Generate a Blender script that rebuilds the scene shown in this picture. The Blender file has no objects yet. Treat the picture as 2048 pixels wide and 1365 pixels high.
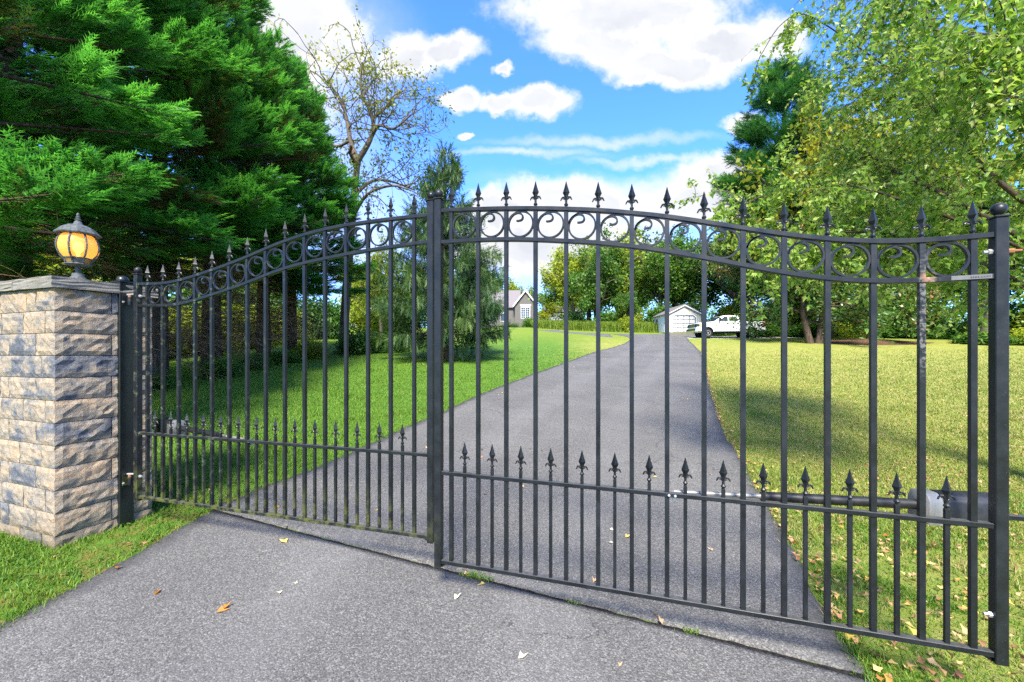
import bpy, bmesh, math, random
import numpy as np
from mathutils import Vector, Matrix
R = math.radians
PI = math.pi
rng = np.random.default_rng(7)
random.seed(7)
C = bpy.context.scene.collection
sc = bpy.context.scene

# ------------------------------------------------------------------ camera
EYE = 1.75
cam = bpy.data.cameras.new('camera')
cam.lens = 36 * 830 / 2048
cam.sensor_width = 36
cam.sensor_fit = 'HORIZONTAL'
cam.shift_y = 0.01245
cam.clip_start = 0.05
cam.clip_end = 3000
camo = bpy.data.objects.new('camera', cam)
C.objects.link(camo)
camo.location = (0, 0, EYE)
camo.rotation_euler = (R(90), 0, 0)
sc.camera = camo
sc.cycles.use_denoising = False
sc.cycles.max_bounces = 8
sc.cycles.diffuse_bounces = 5
sc.cycles.transparent_max_bounces = 6
sc.cycles.sample_clamp_indirect = 6

# ------------------------------------------------------------------ exposure, sun, sky
sc.view_settings.view_transform = 'Standard'
sc.view_settings.look = 'None'
sc.view_settings.gamma = 1
sc.view_settings.use_curve_mapping = False
sc.view_settings.exposure = 2.55
SUN_EL, SUN_AZ = 47, 184          # azimuth from +Y, clockwise: the sun stands behind the camera
sund = Vector((math.sin(R(SUN_AZ)) * math.cos(R(SUN_EL)), math.cos(R(SUN_AZ)) * math.cos(R(SUN_EL)), math.sin(R(SUN_EL))))
sl = bpy.data.lights.new('sun', 'SUN')
sl.energy = 2.2
sl.angle = R(15)      # thin cloud in front of the sun: soft edged shadows
sl.color = (1.0, 0.93, 0.80)
so = bpy.data.objects.new('sun', sl)
C.objects.link(so)
so.rotation_euler = sund.to_track_quat('Z', 'Y').to_euler()
so.location = sund * 60

W = bpy.data.worlds.new('World')
sc.world = W
W.use_nodes = True
wt = W.node_tree
wt.nodes.clear()


class NT:
    """small node-tree writer"""
    def __init__(s, t):
        s.t = t

    def n(s, typ, ins=None, **kw):
        nd = s.t.nodes.new(typ)
        for k, v in kw.items():
            setattr(nd, k, v)
        for k, v in (ins or {}).items():
            if isinstance(v, bpy.types.NodeSocket):
                s.t.links.new(v, nd.inputs[k])
            else:
                nd.inputs[k].default_value = v
        return nd

    def m(s, op, a, b=None, c=None, clamp=False):
        ins = {0: a}
        if b is not None:
            ins[1] = b
        if c is not None:
            ins[2] = c
        return s.n('ShaderNodeMath', ins, operation=op, use_clamp=clamp).outputs[0]

    def vm(s, op, a, b=None):
        ins = {0: a}
        if b is not None:
            ins[1] = b
        nd = s.n('ShaderNodeVectorMath', ins, operation=op)
        return nd.outputs['Value'] if op in ('LENGTH', 'DOT_PRODUCT', 'DISTANCE') else nd.outputs[0]

    def mix(s, f, a, b, blend='MIX'):
        nd = s.n('ShaderNodeMix', None, data_type='RGBA', blend_type=blend)
        for i, v in ((0, f), (6, a), (7, b)):
            if isinstance(v, bpy.types.NodeSocket):
                s.t.links.new(v, nd.inputs[i])
            elif i == 0:
                nd.inputs[i].default_value = v
            else:
                nd.inputs[i].default_value = (*v, 1) if len(v) == 3 else v
        return nd.outputs[2]

    def ramp(s, f, stops, interp='LINEAR'):
        nd = s.n('ShaderNodeValToRGB', {0: f})
        cr = nd.color_ramp
        cr.interpolation = interp
        while len(cr.elements) < len(stops):
            cr.elements.new(0.5)
        for e, (p, c) in zip(cr.elements, stops):
            e.position = p
            e.color = (*c, 1) if len(c) == 3 else c
        return nd.outputs[0]

    def smooth(s, v, lo, hi):
        nd = s.n('ShaderNodeMapRange', {0: v, 1: lo, 2: hi, 3: 0.0, 4: 1.0}, interpolation_type='SMOOTHSTEP')
        return nd.outputs[0]

    def noise(s, vec, scale, detail=4, rough=0.55, out='Fac', dim='3D'):
        ins = {'Scale': scale, 'Detail': detail, 'Roughness': rough}
        if vec is not None:
            ins['Vector'] = vec
        return s.n('ShaderNodeTexNoise', ins, noise_dimensions=dim).outputs[out]


w = NT(wt)
tc = w.n('ShaderNodeTexCoord').outputs['Generated']
sky = w.n('ShaderNodeTexSky', sky_type='NISHITA', sun_disc=False)
sky.sun_elevation = R(SUN_EL)
sky.sun_rotation = R(SUN_AZ)
sky.air_density = 1.0
sky.dust_density = 0.3
sky.ozone_density = 2.5
skyc = w.n('ShaderNodeVectorMath', {0: sky.outputs[0], 1: (0.205, 0.372, 0.70)}, operation='MULTIPLY').outputs[0]
sx = w.n('ShaderNodeSeparateXYZ', {0: tc})
# the cloud field lives on a flat sheet of sky in front (u, v = x/y, z/y) and on a ceiling elsewhere
ysafe = w.m('MAXIMUM', sx.outputs[1], 0.08)
U = w.m('DIVIDE', sx.outputs[0], ysafe)
V = w.m('DIVIDE', sx.outputs[2], ysafe)
uv = w.n('ShaderNodeCombineXYZ', {0: U, 1: V, 2: 0.0}).outputs[0]
warp = w.n('ShaderNodeVectorMath', {0: w.noise(uv, 5.5, 7, 0.62, 'Color'), 1: (0.5, 0.5, 0.5)}, operation='SUBTRACT').outputs[0]
warp = w.n('ShaderNodeVectorMath', {0: warp, 3: 0.12}, operation='SCALE').outputs[0]
warp = w.n('ShaderNodeVectorMath', {0: warp, 1: (1, 1, 0)}, operation='MULTIPLY').outputs[0]
uvw = w.vm('ADD', uv, warp)


def blobs(lst):
    d = None
    for (cx, cy, rx, ry) in lst:
        p = w.vm('SUBTRACT', uvw, (cx, cy, 0))
        p = w.vm('MULTIPLY', p, (1 / rx, 1 / ry, 0))
        L = w.vm('LENGTH', p)
        d = L if d is None else w.n('ShaderNodeMath', {0: d, 1: L, 2: 0.25}, operation='SMOOTH_MIN').outputs[0]
    return d


cum = [(-.52, .80, .14, .15), (-.58, .62, .15, .13), (-.40, .74, .07, .08),
       (-.25, .72, .08, .055), (-.16, .735, .09, .04),
       (.27, .83, .30, .085), (.22, .75, .17, .06), (.38, .70, .17, .05), (.52, .75, .17, .055), (.31, .665, .05, .025), (.65, .76, .07, .065),
       (.07, .605, .085, .035), (-.03, .61, .06, .02), (-.125, .62, .055, .024),
       (-.015, .675, .024, .013), (-.11, .54, .016, .012), (.56, .56, .06, .03),
       (.10, .38, .14, .05), (.21, .37, .08, .055), (-.03, .345, .10, .05), (.52, .43, .14, .05), (.44, .36, .20, .06), (.10, .26, .30, .085)]
veil = [(-.52, .45, .20, .25), (-.36, .27, .22, .20), (.22, .52, .27, .016), (.02, .49, .20, .013), (.34, .47, .2, .012), (.30, .41, .35, .03), (.3, .2, .8, .12), (-.45, .72, .2, .18)]
fine = w.m('ADD', w.m('MULTIPLY', w.noise(uv, 13, 8, 0.66), .7), w.m('MULTIPLY', w.noise(uv, 45, 6, 0.65), .3))
dens = w.m('SUBTRACT', w.m('ADD', 1.0, w.m('MULTIPLY', w.m('SUBTRACT', fine, 0.5), 1.15)), blobs(cum))
a1 = w.smooth(dens, -0.26, 0.36)
a2 = w.m('MULTIPLY', w.smooth(w.m('SUBTRACT', 1.0, blobs(veil)), -0.45, 1.0), w.m('ADD', 0.10, w.m('MULTIPLY', fine, 0.95)))
front = w.m('SUBTRACT', 1.0, w.m('MULTIPLY', w.m('SUBTRACT', 1.0, a1), w.m('SUBTRACT', 1.0, w.m('MINIMUM', a2, 0.9))))
# elsewhere: the same kind of broken cumulus
gen = w.smooth(w.noise(w.vm('MULTIPLY', tc, (1, 1, 1.8)), 2.6, 7, 0.58), 0.50, 0.60)
side = w.smooth(sx.outputs[1], 0.30, 0.48)
alpha = w.n('ShaderNodeMix', {0: side, 2: gen, 3: front}, data_type='FLOAT').outputs[0]
cshade = w.smooth(w.noise(w.vm('MULTIPLY', uvw, (1, 1.6, 1)), 3.4, 5, 0.55), 0.42, 0.72)
core = w.smooth(dens, 0.28, 0.62)
grey = w.m('MULTIPLY', core, w.m('ADD', 0.38, w.m('MULTIPLY', cshade, 0.55)), clamp=True)
ccol = w.mix(grey, (1.28, 1.29, 1.31), (0.83, 0.87, 0.97))
out = w.mix(alpha, skyc, ccol)
bg = w.n('ShaderNodeBackground', {0: out, 1: 0.15})
wo = w.n('ShaderNodeOutputWorld', {0: bg.outputs[0]})
W.cycles.sampling_method = 'MANUAL'
W.cycles.sample_map_resolution = 512


# ------------------------------------------------------------------ helpers
def mat(name, rough=0.6, spec=0.3, metal=0.0):
    m = bpy.data.materials.new(name)
    m.use_nodes = True
    t = NT(m.node_tree)
    b = m.node_tree.nodes['Principled BSDF']
    b.inputs['Roughness'].default_value = rough
    b.inputs['Specular IOR Level'].default_value = spec
    b.inputs['Metallic'].default_value = metal
    return m, t, b


def setc(t, b, col, key='Base Color'):
    if isinstance(col, bpy.types.NodeSocket):
        t.t.links.new(col, b.inputs[key])
    else:
        b.inputs[key].default_value = (*col, 1)


def bump(t, b, h, strength=0.4, dist=0.01):
    nd = t.n('ShaderNodeBump', {'Height': h, 'Strength': strength, 'Distance': dist})
    t.t.links.new(nd.outputs[0], b.inputs['Normal'])


def mk(name, V, F, m=None, parent=None, smooth=False, loc=None, attrs=None):
    """mesh object from arrays; F is an (n,k) array or a list of tuples"""
    me = bpy.data.meshes.new(name)
    V = np.asarray(V, dtype=np.float32).reshape(-1, 3)
    if isinstance(F, np.ndarray):
        n, k = F.shape
        me.vertices.add(len(V))
        me.vertices.foreach_set('co', V.ravel())
        me.loops.add(n * k)
        me.loops.foreach_set('vertex_index', F.astype(np.int32).ravel())
        me.polygons.add(n)
        me.polygons.foreach_set('loop_start', np.arange(0, n * k, k, dtype=np.int32))
        me.update(calc_edges=True)
    else:
        me.from_pydata([tuple(map(float, v)) for v in V], [], [tuple(f) for f in F])
    for an, av in (attrs or {}).items():
        a = me.attributes.new(an, 'FLOAT', 'POINT')
        a.data.foreach_set('value', np.asarray(av, dtype=np.float32))
    if smooth:
        me.polygons.foreach_set('use_smooth', np.ones(len(me.polygons), dtype=bool))
    if m is not None:
        me.materials.append(m)
    return link(name, me, parent, loc)


def link(name, me, parent=None, loc=None, rot=None, scale=None):
    o = bpy.data.objects.new(name, me)
    C.objects.link(o)
    if parent is not None:
        o.parent = parent
    if loc is not None:
        o.location = loc
    if rot is not None:
        o.rotation_euler = rot
    if scale is not None:
        o.scale = scale if hasattr(scale, '__len__') else (scale,) * 3
    return o


def tag(o, label=None, cat=None, group=None, kind=None):
    for k, v in (('label', label), ('category', cat), ('group', group), ('kind', kind)):
        if v:
            o[k] = v
    return o


def thing(name, label, cat, loc=(0, 0, 0), rz=0, group=None, scale=None):
    o = link(name, None, None, loc, (0, 0, rz), scale)
    o.empty_display_size = 0.2
    return tag(o, label, cat, group)


class MB:
    """collects simple shapes and links them as one mesh"""
    def __init__(s):
        s.v, s.f = [], []

    def add(s, V, F):
        o = len(s.v)
        s.v += [tuple(v) for v in V]
        s.f += [tuple(i + o for i in f) for f in F]
        return s

    def box(s, a, b, M=None):
        (x0, y0, z0), (x1, y1, z1) = a, b
        V = [(x0, y0, z0), (x1, y0, z0), (x1, y1, z0), (x0, y1, z0), (x0, y0, z1), (x1, y0, z1), (x1, y1, z1), (x0, y1, z1)]
        if M is not None:
            V = [M @ Vector(v) for v in V]
        return s.add(V, [(0, 3, 2, 1), (4, 5, 6, 7), (0, 1, 5, 4), (1, 2, 6, 5), (2, 3, 7, 6), (3, 0, 4, 7)])

    def tube(s, pts, rad, k=6, cap=True):
        pts = [Vector(p) for p in pts]
        rad = rad if hasattr(rad, '__len__') else [rad] * len(pts)
        V, F = [], []
        for i, p in enumerate(pts):
            d = (pts[min(i + 1, len(pts) - 1)] - pts[max(i - 1, 0)]).normalized()
            a = d.cross(Vector((0.31, 0.2, 0.93)) if abs(d.z) < 0.9 else Vector((1, 0.1, 0))).normalized()
            b = d.cross(a)
            for j in range(k):
                q = 2 * PI * j / k
                V.append(p + (a * math.cos(q) + b * math.sin(q)) * rad[i])
        for i in range(len(pts) - 1):
            for j in range(k):
                F.append((i * k + j, i * k + (j + 1) % k, (i + 1) * k + (j + 1) % k, (i + 1) * k + j))
        if cap:
            F.append(tuple(range(k))[::-1])
            F.append(tuple((len(pts) - 1) * k + j for j in range(k)))
        return s.add(V, F)

    def lathe(s, prof, k=12, c=(0, 0, 0), sq=(1, 1)):
        V, F = [], []
        for r, z in prof:
            for j in range(k):
                q = 2 * PI * (j + .5) / k
                V.append((c[0] + r * math.cos(q) * sq[0], c[1] + r * math.sin(q) * sq[1], c[2] + z))
        n = len(prof)
        for i in range(n - 1):
            for j in range(k):
                F.append((i * k + j, i * k + (j + 1) % k, (i + 1) * k + (j + 1) % k, (i + 1) * k + j))
        F.append(tuple(range(k))[::-1])
        F.append(tuple((n - 1) * k + j for j in range(k)))
        return s.add(V, F)

    def prism(s, poly, y0, y1, axis='y'):
        """polygon in (x,z) pushed along y"""
        n = len(poly)
        V = [(x, y0, z) for x, z in poly] + [(x, y1, z) for x, z in poly]
        F = [tuple(range(n)), tuple(range(2 * n - 1, n - 1, -1))]
        F += [(i, i + n, (i + 1) % n + n, (i + 1) % n) for i in range(n)]
        return s.add(V, F)

    def build(s, name, m, parent=None, smooth=False, loc=None, bevel=0, seg=1):
        o = mk(name, s.v, s.f, m, parent, False, loc)
        if bevel:
            bm = bmesh.new()
            bm.from_mesh(o.data)
            bmesh.ops.recalc_face_normals(bm, faces=bm.faces)
            es = [e for e in bm.edges if len(e.link_faces) == 2 and e.calc_face_angle(0) > 0.6]
            bmesh.ops.bevel(bm, geom=es, offset=bevel, segments=seg, affect='EDGES', clamp_overlap=True)
            bm.to_mesh(o.data)
            bm.free()
        if smooth:
            o.data.polygons.foreach_set('use_smooth', np.ones(len(o.data.polygons), dtype=bool))
            try:
                o.data.set_sharp_from_angle(angle=R(40))
            except Exception:
                pass
        return o


def merge_tubes(list_of_pts_rad, k=5):
    """many tubes -> arrays"""
    Vs, Fs, off = [], [], 0
    for pts, rad in list_of_pts_rad:
        P = np.asarray(pts, dtype=float)
        r = np.asarray(rad, dtype=float)
        n = len(P)
        d = np.gradient(P, axis=0)
        d /= np.linalg.norm(d, axis=1, keepdims=True) + 1e-9
        ref = np.where(np.abs(d[:, 2:3]) < 0.9, np.array([[0.3, 0.2, 0.93]]), np.array([[1, 0.1, 0]]))
        a = np.cross(d, ref)
        a /= np.linalg.norm(a, axis=1, keepdims=True) + 1e-9
        b = np.cross(d, a)
        q = np.arange(k) * 2 * PI / k
        ring = P[:, None, :] + (a[:, None, :] * np.cos(q)[None, :, None] + b[:, None, :] * np.sin(q)[None, :, None]) * r[:, None, None]
        Vs.append(ring.reshape(-1, 3))
        i = np.arange(n - 1)[:, None]
        j = np.arange(k)[None, :]
        j2 = (j + 1) % k
        Fs.append(np.stack([i * k + j, i * k + j2, (i + 1) * k + j2, (i + 1) * k + j], -1).reshape(-1, 4) + off)
        off += n * k
    return np.concatenate(Vs), np.concatenate(Fs)


def unit(a):
    return a / (np.linalg.norm(a, axis=-1, keepdims=True) + 1e-9)


def rand_unit(n, g=rng):
    return unit(g.normal(size=(n, 3)))


def leaf_quads(P, size, g=rng, up=0.35, aspect=0.6, drop=0.0):
    """small kite-shaped leaves folded along the midrib at points P -> (verts, quads)"""
    n = len(P)
    nrm = rand_unit(n, g)
    nrm[:, 2] = np.abs(nrm[:, 2]) + up
    nrm = unit(nrm)
    d = rand_unit(n, g)
    d[:, 2] -= drop
    d = unit(d - nrm * np.sum(d * nrm, 1, keepdims=True))
    s = np.cross(nrm, d)
    L = (np.asarray(size) * g.uniform(0.65, 1.3, n))[:, None]
    wv = L * aspect * .5
    V = np.stack([P, P + d * L * .45 + s * wv + nrm * wv * .3, P + d * L, P + d * L * .45 - s * wv + nrm * wv * .3], 1)
    F = np.arange(4 * n).reshape(n, 4)
    return V.reshape(-1, 3), F


def plumes(B, D, UPV, L, k=5, width=0.05, ang=36, droop=0.12, g=rng):
    """feathery flat sprays -> triangles"""
    n = len(B)
    D = unit(D)
    S = unit(np.cross(D, UPV))
    Nn = np.cross(S, D)
    L = np.asarray(L)[:, None]
    tris = []
    ca, sa = math.cos(R(ang)), math.sin(R(ang))
    for j in range(k):
        t = (j + .3) / k
        for sg in (-1, 1):
            jit = g.uniform(-.06, .06, (n, 1))
            base = B + D * L * (t + jit)
            ll = L * (0.52 * (1 - .70 * t)) * g.uniform(.75, 1.2, (n, 1))
            dd = D * ca + S * sa * sg - Nn * droop * g.uniform(0, 2, (n, 1))
            tip = base + dd * ll
            wv = D * (width * .5)
            tris.append(np.stack([base - wv, base + wv, tip + Nn * .0], 1))
    base = B + D * L * .55
    tris.append(np.stack([base - S * width * .5, base + S * width * .5, B + D * L * 1.08 - Nn * L * droop * .5], 1))
    base = B
    tris.append(np.stack([base - S * width * .3, base + S * width * .3, B + D * L * .8], 1))
    T = np.stack(tris, 1)                       # n, 2k+2, 3, 3
    m = T.shape[1]
    V = T.reshape(-1, 3)
    F = np.arange(len(V)).reshape(-1, 3)
    return V, F, m * 3


# ------------------------------------------------------------------ materials
def foliage_mat(name, stops, trans=0.32, rough=0.5, tcol=1.35, hue=0.03):
    m, t, b = mat(name, rough, 0.25)
    at = t.n('ShaderNodeAttribute', attribute_name='tint').outputs['Fac']
    oi = t.n('ShaderNodeObjectInfo').outputs['Random']
    f = t.m('ADD', at, t.m('MULTIPLY', t.m('SUBTRACT', oi, 0.5), hue * 3), clamp=True)
    col = t.ramp(f, stops)
    setc(t, b, col)
    tr = t.n('ShaderNodeBsdfTranslucent', {0: t.mix(1.0, col, (tcol, tcol * 1.05, tcol * .6), 'MULTIPLY')})
    mx = t.n('ShaderNodeMixShader', {0: trans, 1: b.outputs[0], 2: tr.outputs[0]})
    t.t.links.new(mx.outputs[0], m.node_tree.nodes['Material Output'].inputs[0])
    return m


M = {}
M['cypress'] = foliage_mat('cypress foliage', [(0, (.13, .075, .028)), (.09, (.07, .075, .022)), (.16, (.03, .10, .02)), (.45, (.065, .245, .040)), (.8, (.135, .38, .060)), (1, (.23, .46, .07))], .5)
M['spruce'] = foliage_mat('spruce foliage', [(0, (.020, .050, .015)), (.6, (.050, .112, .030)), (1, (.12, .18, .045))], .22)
M['pine'] = foliage_mat('pine foliage', [(0, (.016, .06, .018)), (.6, (.045, .16, .04)), (1, (.10, .25, .05))], .3)
M['birch'] = foliage_mat('birch foliage', [(0, (.07, .17, .02)), (.35, (.18, .31, .035)), (.7, (.36, .44, .10)), (1, (.55, .53, .20))], .45, .30)
M['locust'] = foliage_mat('locust foliage', [(0, (.10, .15, .014)), (.5, (.26, .27, .02)), (1, (.40, .34, .04))], .45)
M['magnolia'] = foliage_mat('magnolia foliage', [(0, (.03, .085, .016)), (.5, (.08, .17, .03)), (.82, (.18, .25, .07)), (.9, (.26, .15, .05)), (1, (.30, .16, .07))], .18, .32)
M['wood'] = foliage_mat('woodland foliage', [(0, (.03, .085, .016)), (.5, (.085, .19, .028)), (1, (.20, .29, .04))], .4, hue=.16)
M['lime'] = foliage_mat('yellow green foliage', [(0, (.12, .19, .015)), (.5, (.27, .33, .025)), (1, (.44, .42, .06))], .45)
M['walnut'] = foliage_mat('thin yellowing foliage', [(0, (.05, .10, .012)), (.5, (.15, .19, .018)), (1, (.36, .34, .025))], .35)
M['shrub'] = foliage_mat('shrub foliage', [(0, (.03, .08, .015)), (.5, (.08, .19, .03)), (1, (.21, .30, .05))], .35, hue=.12)
M['reed'] = foliage_mat('tall grass', [(0, (.06, .12, .015)), (.5, (.15, .24, .025)), (1, (.30, .32, .06))], .35)
M['blade'] = foliage_mat('grass blades', [(0, (.045, .115, .012)), (.40, (.112, .222, .020)), (.62, (.20, .27, .03)), (.82, (.28, .27, .07)), (1, (.40, .33, .15))], .32)


def bark(name, c0, c1, scale=6):
    m, t, b = mat(name, .9, .1)
    co = t.n('ShaderNodeTexCoord').outputs['Object']
    st = t.n('ShaderNodeMapping', {0: co, 3: (scale, scale, scale * .22)}).outputs[0]
    f = t.noise(st, 2.0, 6, .65)
    setc(t, b, t.ramp(f, [(.3, c0), (.7, c1)]))
    bump(t, b, f, .8, .04)
    return m


M['bark'] = bark('brown bark', (.035, .024, .016), (.12, .09, .065))
M['twig'] = bark('dead twigs', (.15, .085, .042), (.42, .26, .14))
M['greybark'] = bark('grey bark', (.045, .036, .026), (.16, .13, .095))
M['birchbark'] = bark('birch bark', (.18, .14, .11), (.55, .50, .44), 3)

# grass-covered ground
m, t, b = mat('lawn', .85, .15)
pos = t.n('ShaderNodeNewGeometry').outputs['Position']
sp = t.n('ShaderNodeSeparateXYZ', {0: pos})
big = t.noise(pos, .35, 4, .6)
mid = t.noise(pos, 2.6, 5, .65)
fin = t.noise(pos, 38, 4, .7)
dry = t.smooth(t.m('ADD', sp.outputs[0], t.m('ADD', t.m('MULTIPLY', big, 4), t.m('MULTIPLY', sp.outputs[1], -.10))), 1.5, 6.5)
green = t.ramp(mid, [(.3, (.06, .145, .014)), (.7, (.12, .228, .022))])
straw = t.ramp(mid, [(.28, (.16, .22, .025)), (.55, (.29, .28, .06)), (.78, (.42, .34, .13))])
far = t.smooth(sp.outputs[1], 24, 48)
sunlawn = t.ramp(mid, [(.3, (.12, .19, .018)), (.7, (.19, .25, .028))])
col = t.mix(dry, green, straw)
col = t.mix(far, col, sunlawn)
col = t.mix(t.m('MULTIPLY', t.smooth(fin, .45, .75), .5), col, (.05, .09, .015))
soil = t.m('MULTIPLY', t.smooth(t.noise(pos, 5.5, 5, .65), .56, .72), t.m('MULTIPLY', t.smooth(sp.outputs[0], 1.2, 3.0), t.smooth(sp.outputs[1], 9.0, 3.0)))
col = t.mix(soil, col, (.23, .165, .10))
ms = t.m('MULTIPLY', t.m('MULTIPLY', t.smooth(sp.outputs[0], -4.3, -3.5), t.smooth(sp.outputs[1], 5.2, 4.4)), t.smooth(sp.outputs[0], -2.6, -3.0))
ms = t.m('MULTIPLY', ms, t.smooth(t.noise(pos, 6, 5, .65), .40, .58))
col = t.mix(ms, col, t.ramp(t.noise(pos, 30, 4, .7), [(.3, (.10, .10, .015)), (.6, (.20, .17, .04)), (.8, (.24, .17, .09))]))
setc(t, b, col)
bump(t, b, t.m('ADD', fin, t.noise(pos, 120, 3, .7)), .7, .03)
M['lawn'] = m

# asphalt
m, t, b = mat('asphalt', .85, .25)
pos = t.n('ShaderNodeNewGeometry').outputs['Position']
vo = t.n('ShaderNodeTexVoronoi', {'Vector': pos, 'Scale': 125.0, 'Randomness': 1.0})
vo2 = t.n('ShaderNodeTexVoronoi', {'Vector': pos, 'Scale': 210.0})
ch = t.n('ShaderNodeSeparateColor', {0: vo.outputs['Color']})
ch2 = t.n('ShaderNodeSeparateColor', {0: vo2.outputs['Color']})
g1 = t.ramp(ch.outputs[0], [(0, (.055, .055, .056)), (.45, (.130, .128, .124)), (.8, (.21, .205, .198)), (1, (.40, .39, .375))])
g2 = t.ramp(ch2.outputs[0], [(0, (.055, .055, .057)), (.6, (.128, .126, .122)), (1, (.27, .26, .25))])
col = t.mix(.45, g1, g2)
wide = t.noise(pos, .7, 5, .6)
col = t.mix(1.0, col, t.ramp(wide, [(.25, (.62, .61, .575)), (.75, (.90, .88, .82))]), 'MULTIPLY')
spx_ = t.n('ShaderNodeSeparateXYZ', {0: pos})
lane = t.n('ShaderNodeAttribute', attribute_name='lane').outputs['Fac']
trk = t.m('MULTIPLY', t.smooth(t.m('ABSOLUTE', t.m('SUBTRACT', t.m('ABSOLUTE', t.m('SUBTRACT', lane, .5)), .17)), .085, .02), t.m('ADD', .25, t.noise(pos, 1.1, 4, .6)))
col = t.mix(t.m('MULTIPLY', trk, .15), col, (.23, .225, .215))
crk = t.n('ShaderNodeTexVoronoi', {'Vector': t.vm('ADD', pos, t.n('ShaderNodeVectorMath', {0: t.noise(pos, 1.6, 5, .65, 'Color'), 3: 1.1}, operation='SCALE').outputs[0]), 'Scale': .62}, feature='DISTANCE_TO_EDGE').outputs['Distance']
crk = t.m('MULTIPLY', t.smooth(crk, .006, .0015), t.smooth(t.noise(pos, .55, 3, .5), .50, .58))
col = t.mix(t.m('MULTIPLY', crk, .75), col, (.03, .03, .03))
stn = t.smooth(t.noise(pos, 2.2, 6, .7), .56, .78)
col = t.mix(t.m('MULTIPLY', stn, .4), col, (.07, .07, .072))
edge = t.n('ShaderNodeAttribute', attribute_name='edge').outputs['Fac']
ed = t.m('MULTIPLY', t.smooth(t.m('ADD', edge, t.m('MULTIPLY', t.m('SUBTRACT', t.noise(pos, 3.5, 5, .6), .5), .9)), .45, 1.0), .65)
col = t.mix(ed, col, (.045, .045, .048))
setc(t, b, col)
hh = t.m('ADD', t.m('MULTIPLY', vo.outputs['Distance'], -1.0), t.m('MULTIPLY', vo2.outputs['Distance'], -.5))
bump(t, b, hh, .5, .006)
M['asphalt'] = m

m, t, b = mat('tar filled joint', .9, .1)
pos = t.n('ShaderNodeNewGeometry').outputs['Position']
setc(t, b, t.ramp(t.noise(pos, 40, 4), [(.4, (.008, .008, .008)), (.8, (.04, .035, .03))]))
M['joint'] = m

# split-faced stone blocks
m, t, b = mat('split faced concrete stone', .92, .12)
co = t.n('ShaderNodeTexCoord').outputs['Object']
oi = t.n('ShaderNodeObjectInfo').outputs['Random']
off = t.n('ShaderNodeCombineXYZ', {0: t.m('MULTIPLY', oi, 37.), 1: t.m('MULTIPLY', oi, 91.), 2: t.m('MULTIPLY', oi, 53.)}).outputs[0]
p2 = t.vm('ADD', co, off)
st = t.n('ShaderNodeMapping', {0: p2, 3: (1, 1, 1.5)}).outputs[0]
f = t.noise(st, 5.0, 5, .6)
f2 = t.noise(p2, 34, 6, .72)
sh = t.m('ADD', t.m('ADD', t.m('MULTIPLY', f, .78), .13), t.m('ADD', t.m('MULTIPLY', t.m('SUBTRACT', oi, .5), .17), t.m('MULTIPLY', t.m('SUBTRACT', t.noise(p2, 15, 5, .7), .5), .32)))
base = t.ramp(sh, [(.34, (.10, .108, .125)), (.43, (.16, .162, .168)), (.49, (.275, .235, .185)), (.60, (.345, .275, .195)), (.70, (.42, .30, .19)), (.80, (.40, .345, .28))])
col = t.mix(1.0, base, t.ramp(f2, [(.25, (.45, .45, .46)), (.5, (.92, .92, .92)), (.8, (1.3, 1.28, 1.22))]), 'MULTIPLY')
wz = t.n('ShaderNodeSeparateXYZ', {0: t.n('ShaderNodeNewGeometry').outputs['Position']}).outputs[2]
nn = t.noise(co, 4.2, 6, .7)
dirt = t.m('MULTIPLY', t.smooth(t.m('ADD', wz, t.m('MULTIPLY', nn, .5)), .62, .22), .75)
col = t.mix(dirt, col, (.11, .095, .055))
och = t.m('MULTIPLY', t.smooth(t.m('ADD', wz, t.m('MULTIPLY', nn, .3)), 2.34, 2.46), t.smooth(t.noise(co, 9, 5, .65), .42, .62))
col = t.mix(t.m('MULTIPLY', och, .6), col, (.36, .22, .06))
setc(t, b, col)
bump(t, b, t.m('ADD', t.m('MULTIPLY', f2, .8), t.noise(p2, 110, 4, .7)), .8, .012)
M['stone'] = m

m, t, b = mat('grey cap stone', .9, .12)
co = t.n('ShaderNodeTexCoord').outputs['Object']
f = t.noise(co, 7, 6, .65)
c1 = t.ramp(f, [(.3, (.12, .11, .085)), (.55, (.21, .19, .155)), (.8, (.27, .25, .21))])
c1 = t.mix(t.m('MULTIPLY', t.smooth(t.noise(co, 2.6, 5, .6), .5, .68), .65), c1, (.20, .19, .075))
setc(t, b, t.mix(.35, c1, t.ramp(t.noise(co, 70, 4, .7), [(.3, (.07, .07, .06)), (.7, (.30, .28, .25))])))
bump(t, b, t.noise(co, 45, 5, .7), .6, .01)
M['cap'] = m

# painted gate metal: charcoal paint, dust specks, a little moss low on the metal
m, t, b = mat('charcoal painted metal', .36, .35)
co = t.n('ShaderNodeNewGeometry').outputs['Position']
sp = t.n('ShaderNodeSeparateXYZ', {0: co})
f = t.noise(co, 9, 5, .6)
col = t.ramp(f, [(.3, (.006, .0072, .0078)), (.7, (.0125, .0145, .0155))])
speck = t.smooth(t.noise(co, 240, 2, .5), .71, .78)
col = t.mix(t.m('MULTIPLY', speck, .35), col, (.30, .30, .28))
nrm = t.n('ShaderNodeSeparateXYZ', {0: t.n('ShaderNodeNewGeometry').outputs['Normal']}).outputs[2]
dust = t.m('MULTIPLY', t.smooth(nrm, .6, .95), t.m('ADD', .02, t.m('MULTIPLY', t.noise(co, 30, 4, .6), .5)))
col = t.mix(dust, col, (.20, .195, .18))
low = t.m('MULTIPLY', t.smooth(sp.outputs[2], .75, .36), t.smooth(sp.outputs[0], -.2, -1.2))
moss = t.m('MULTIPLY', low, t.smooth(t.noise(co, 11, 5, .65), .42, .62))
col = t.mix(t.m('MULTIPLY', moss, .75), col, (.085, .095, .022))
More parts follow.
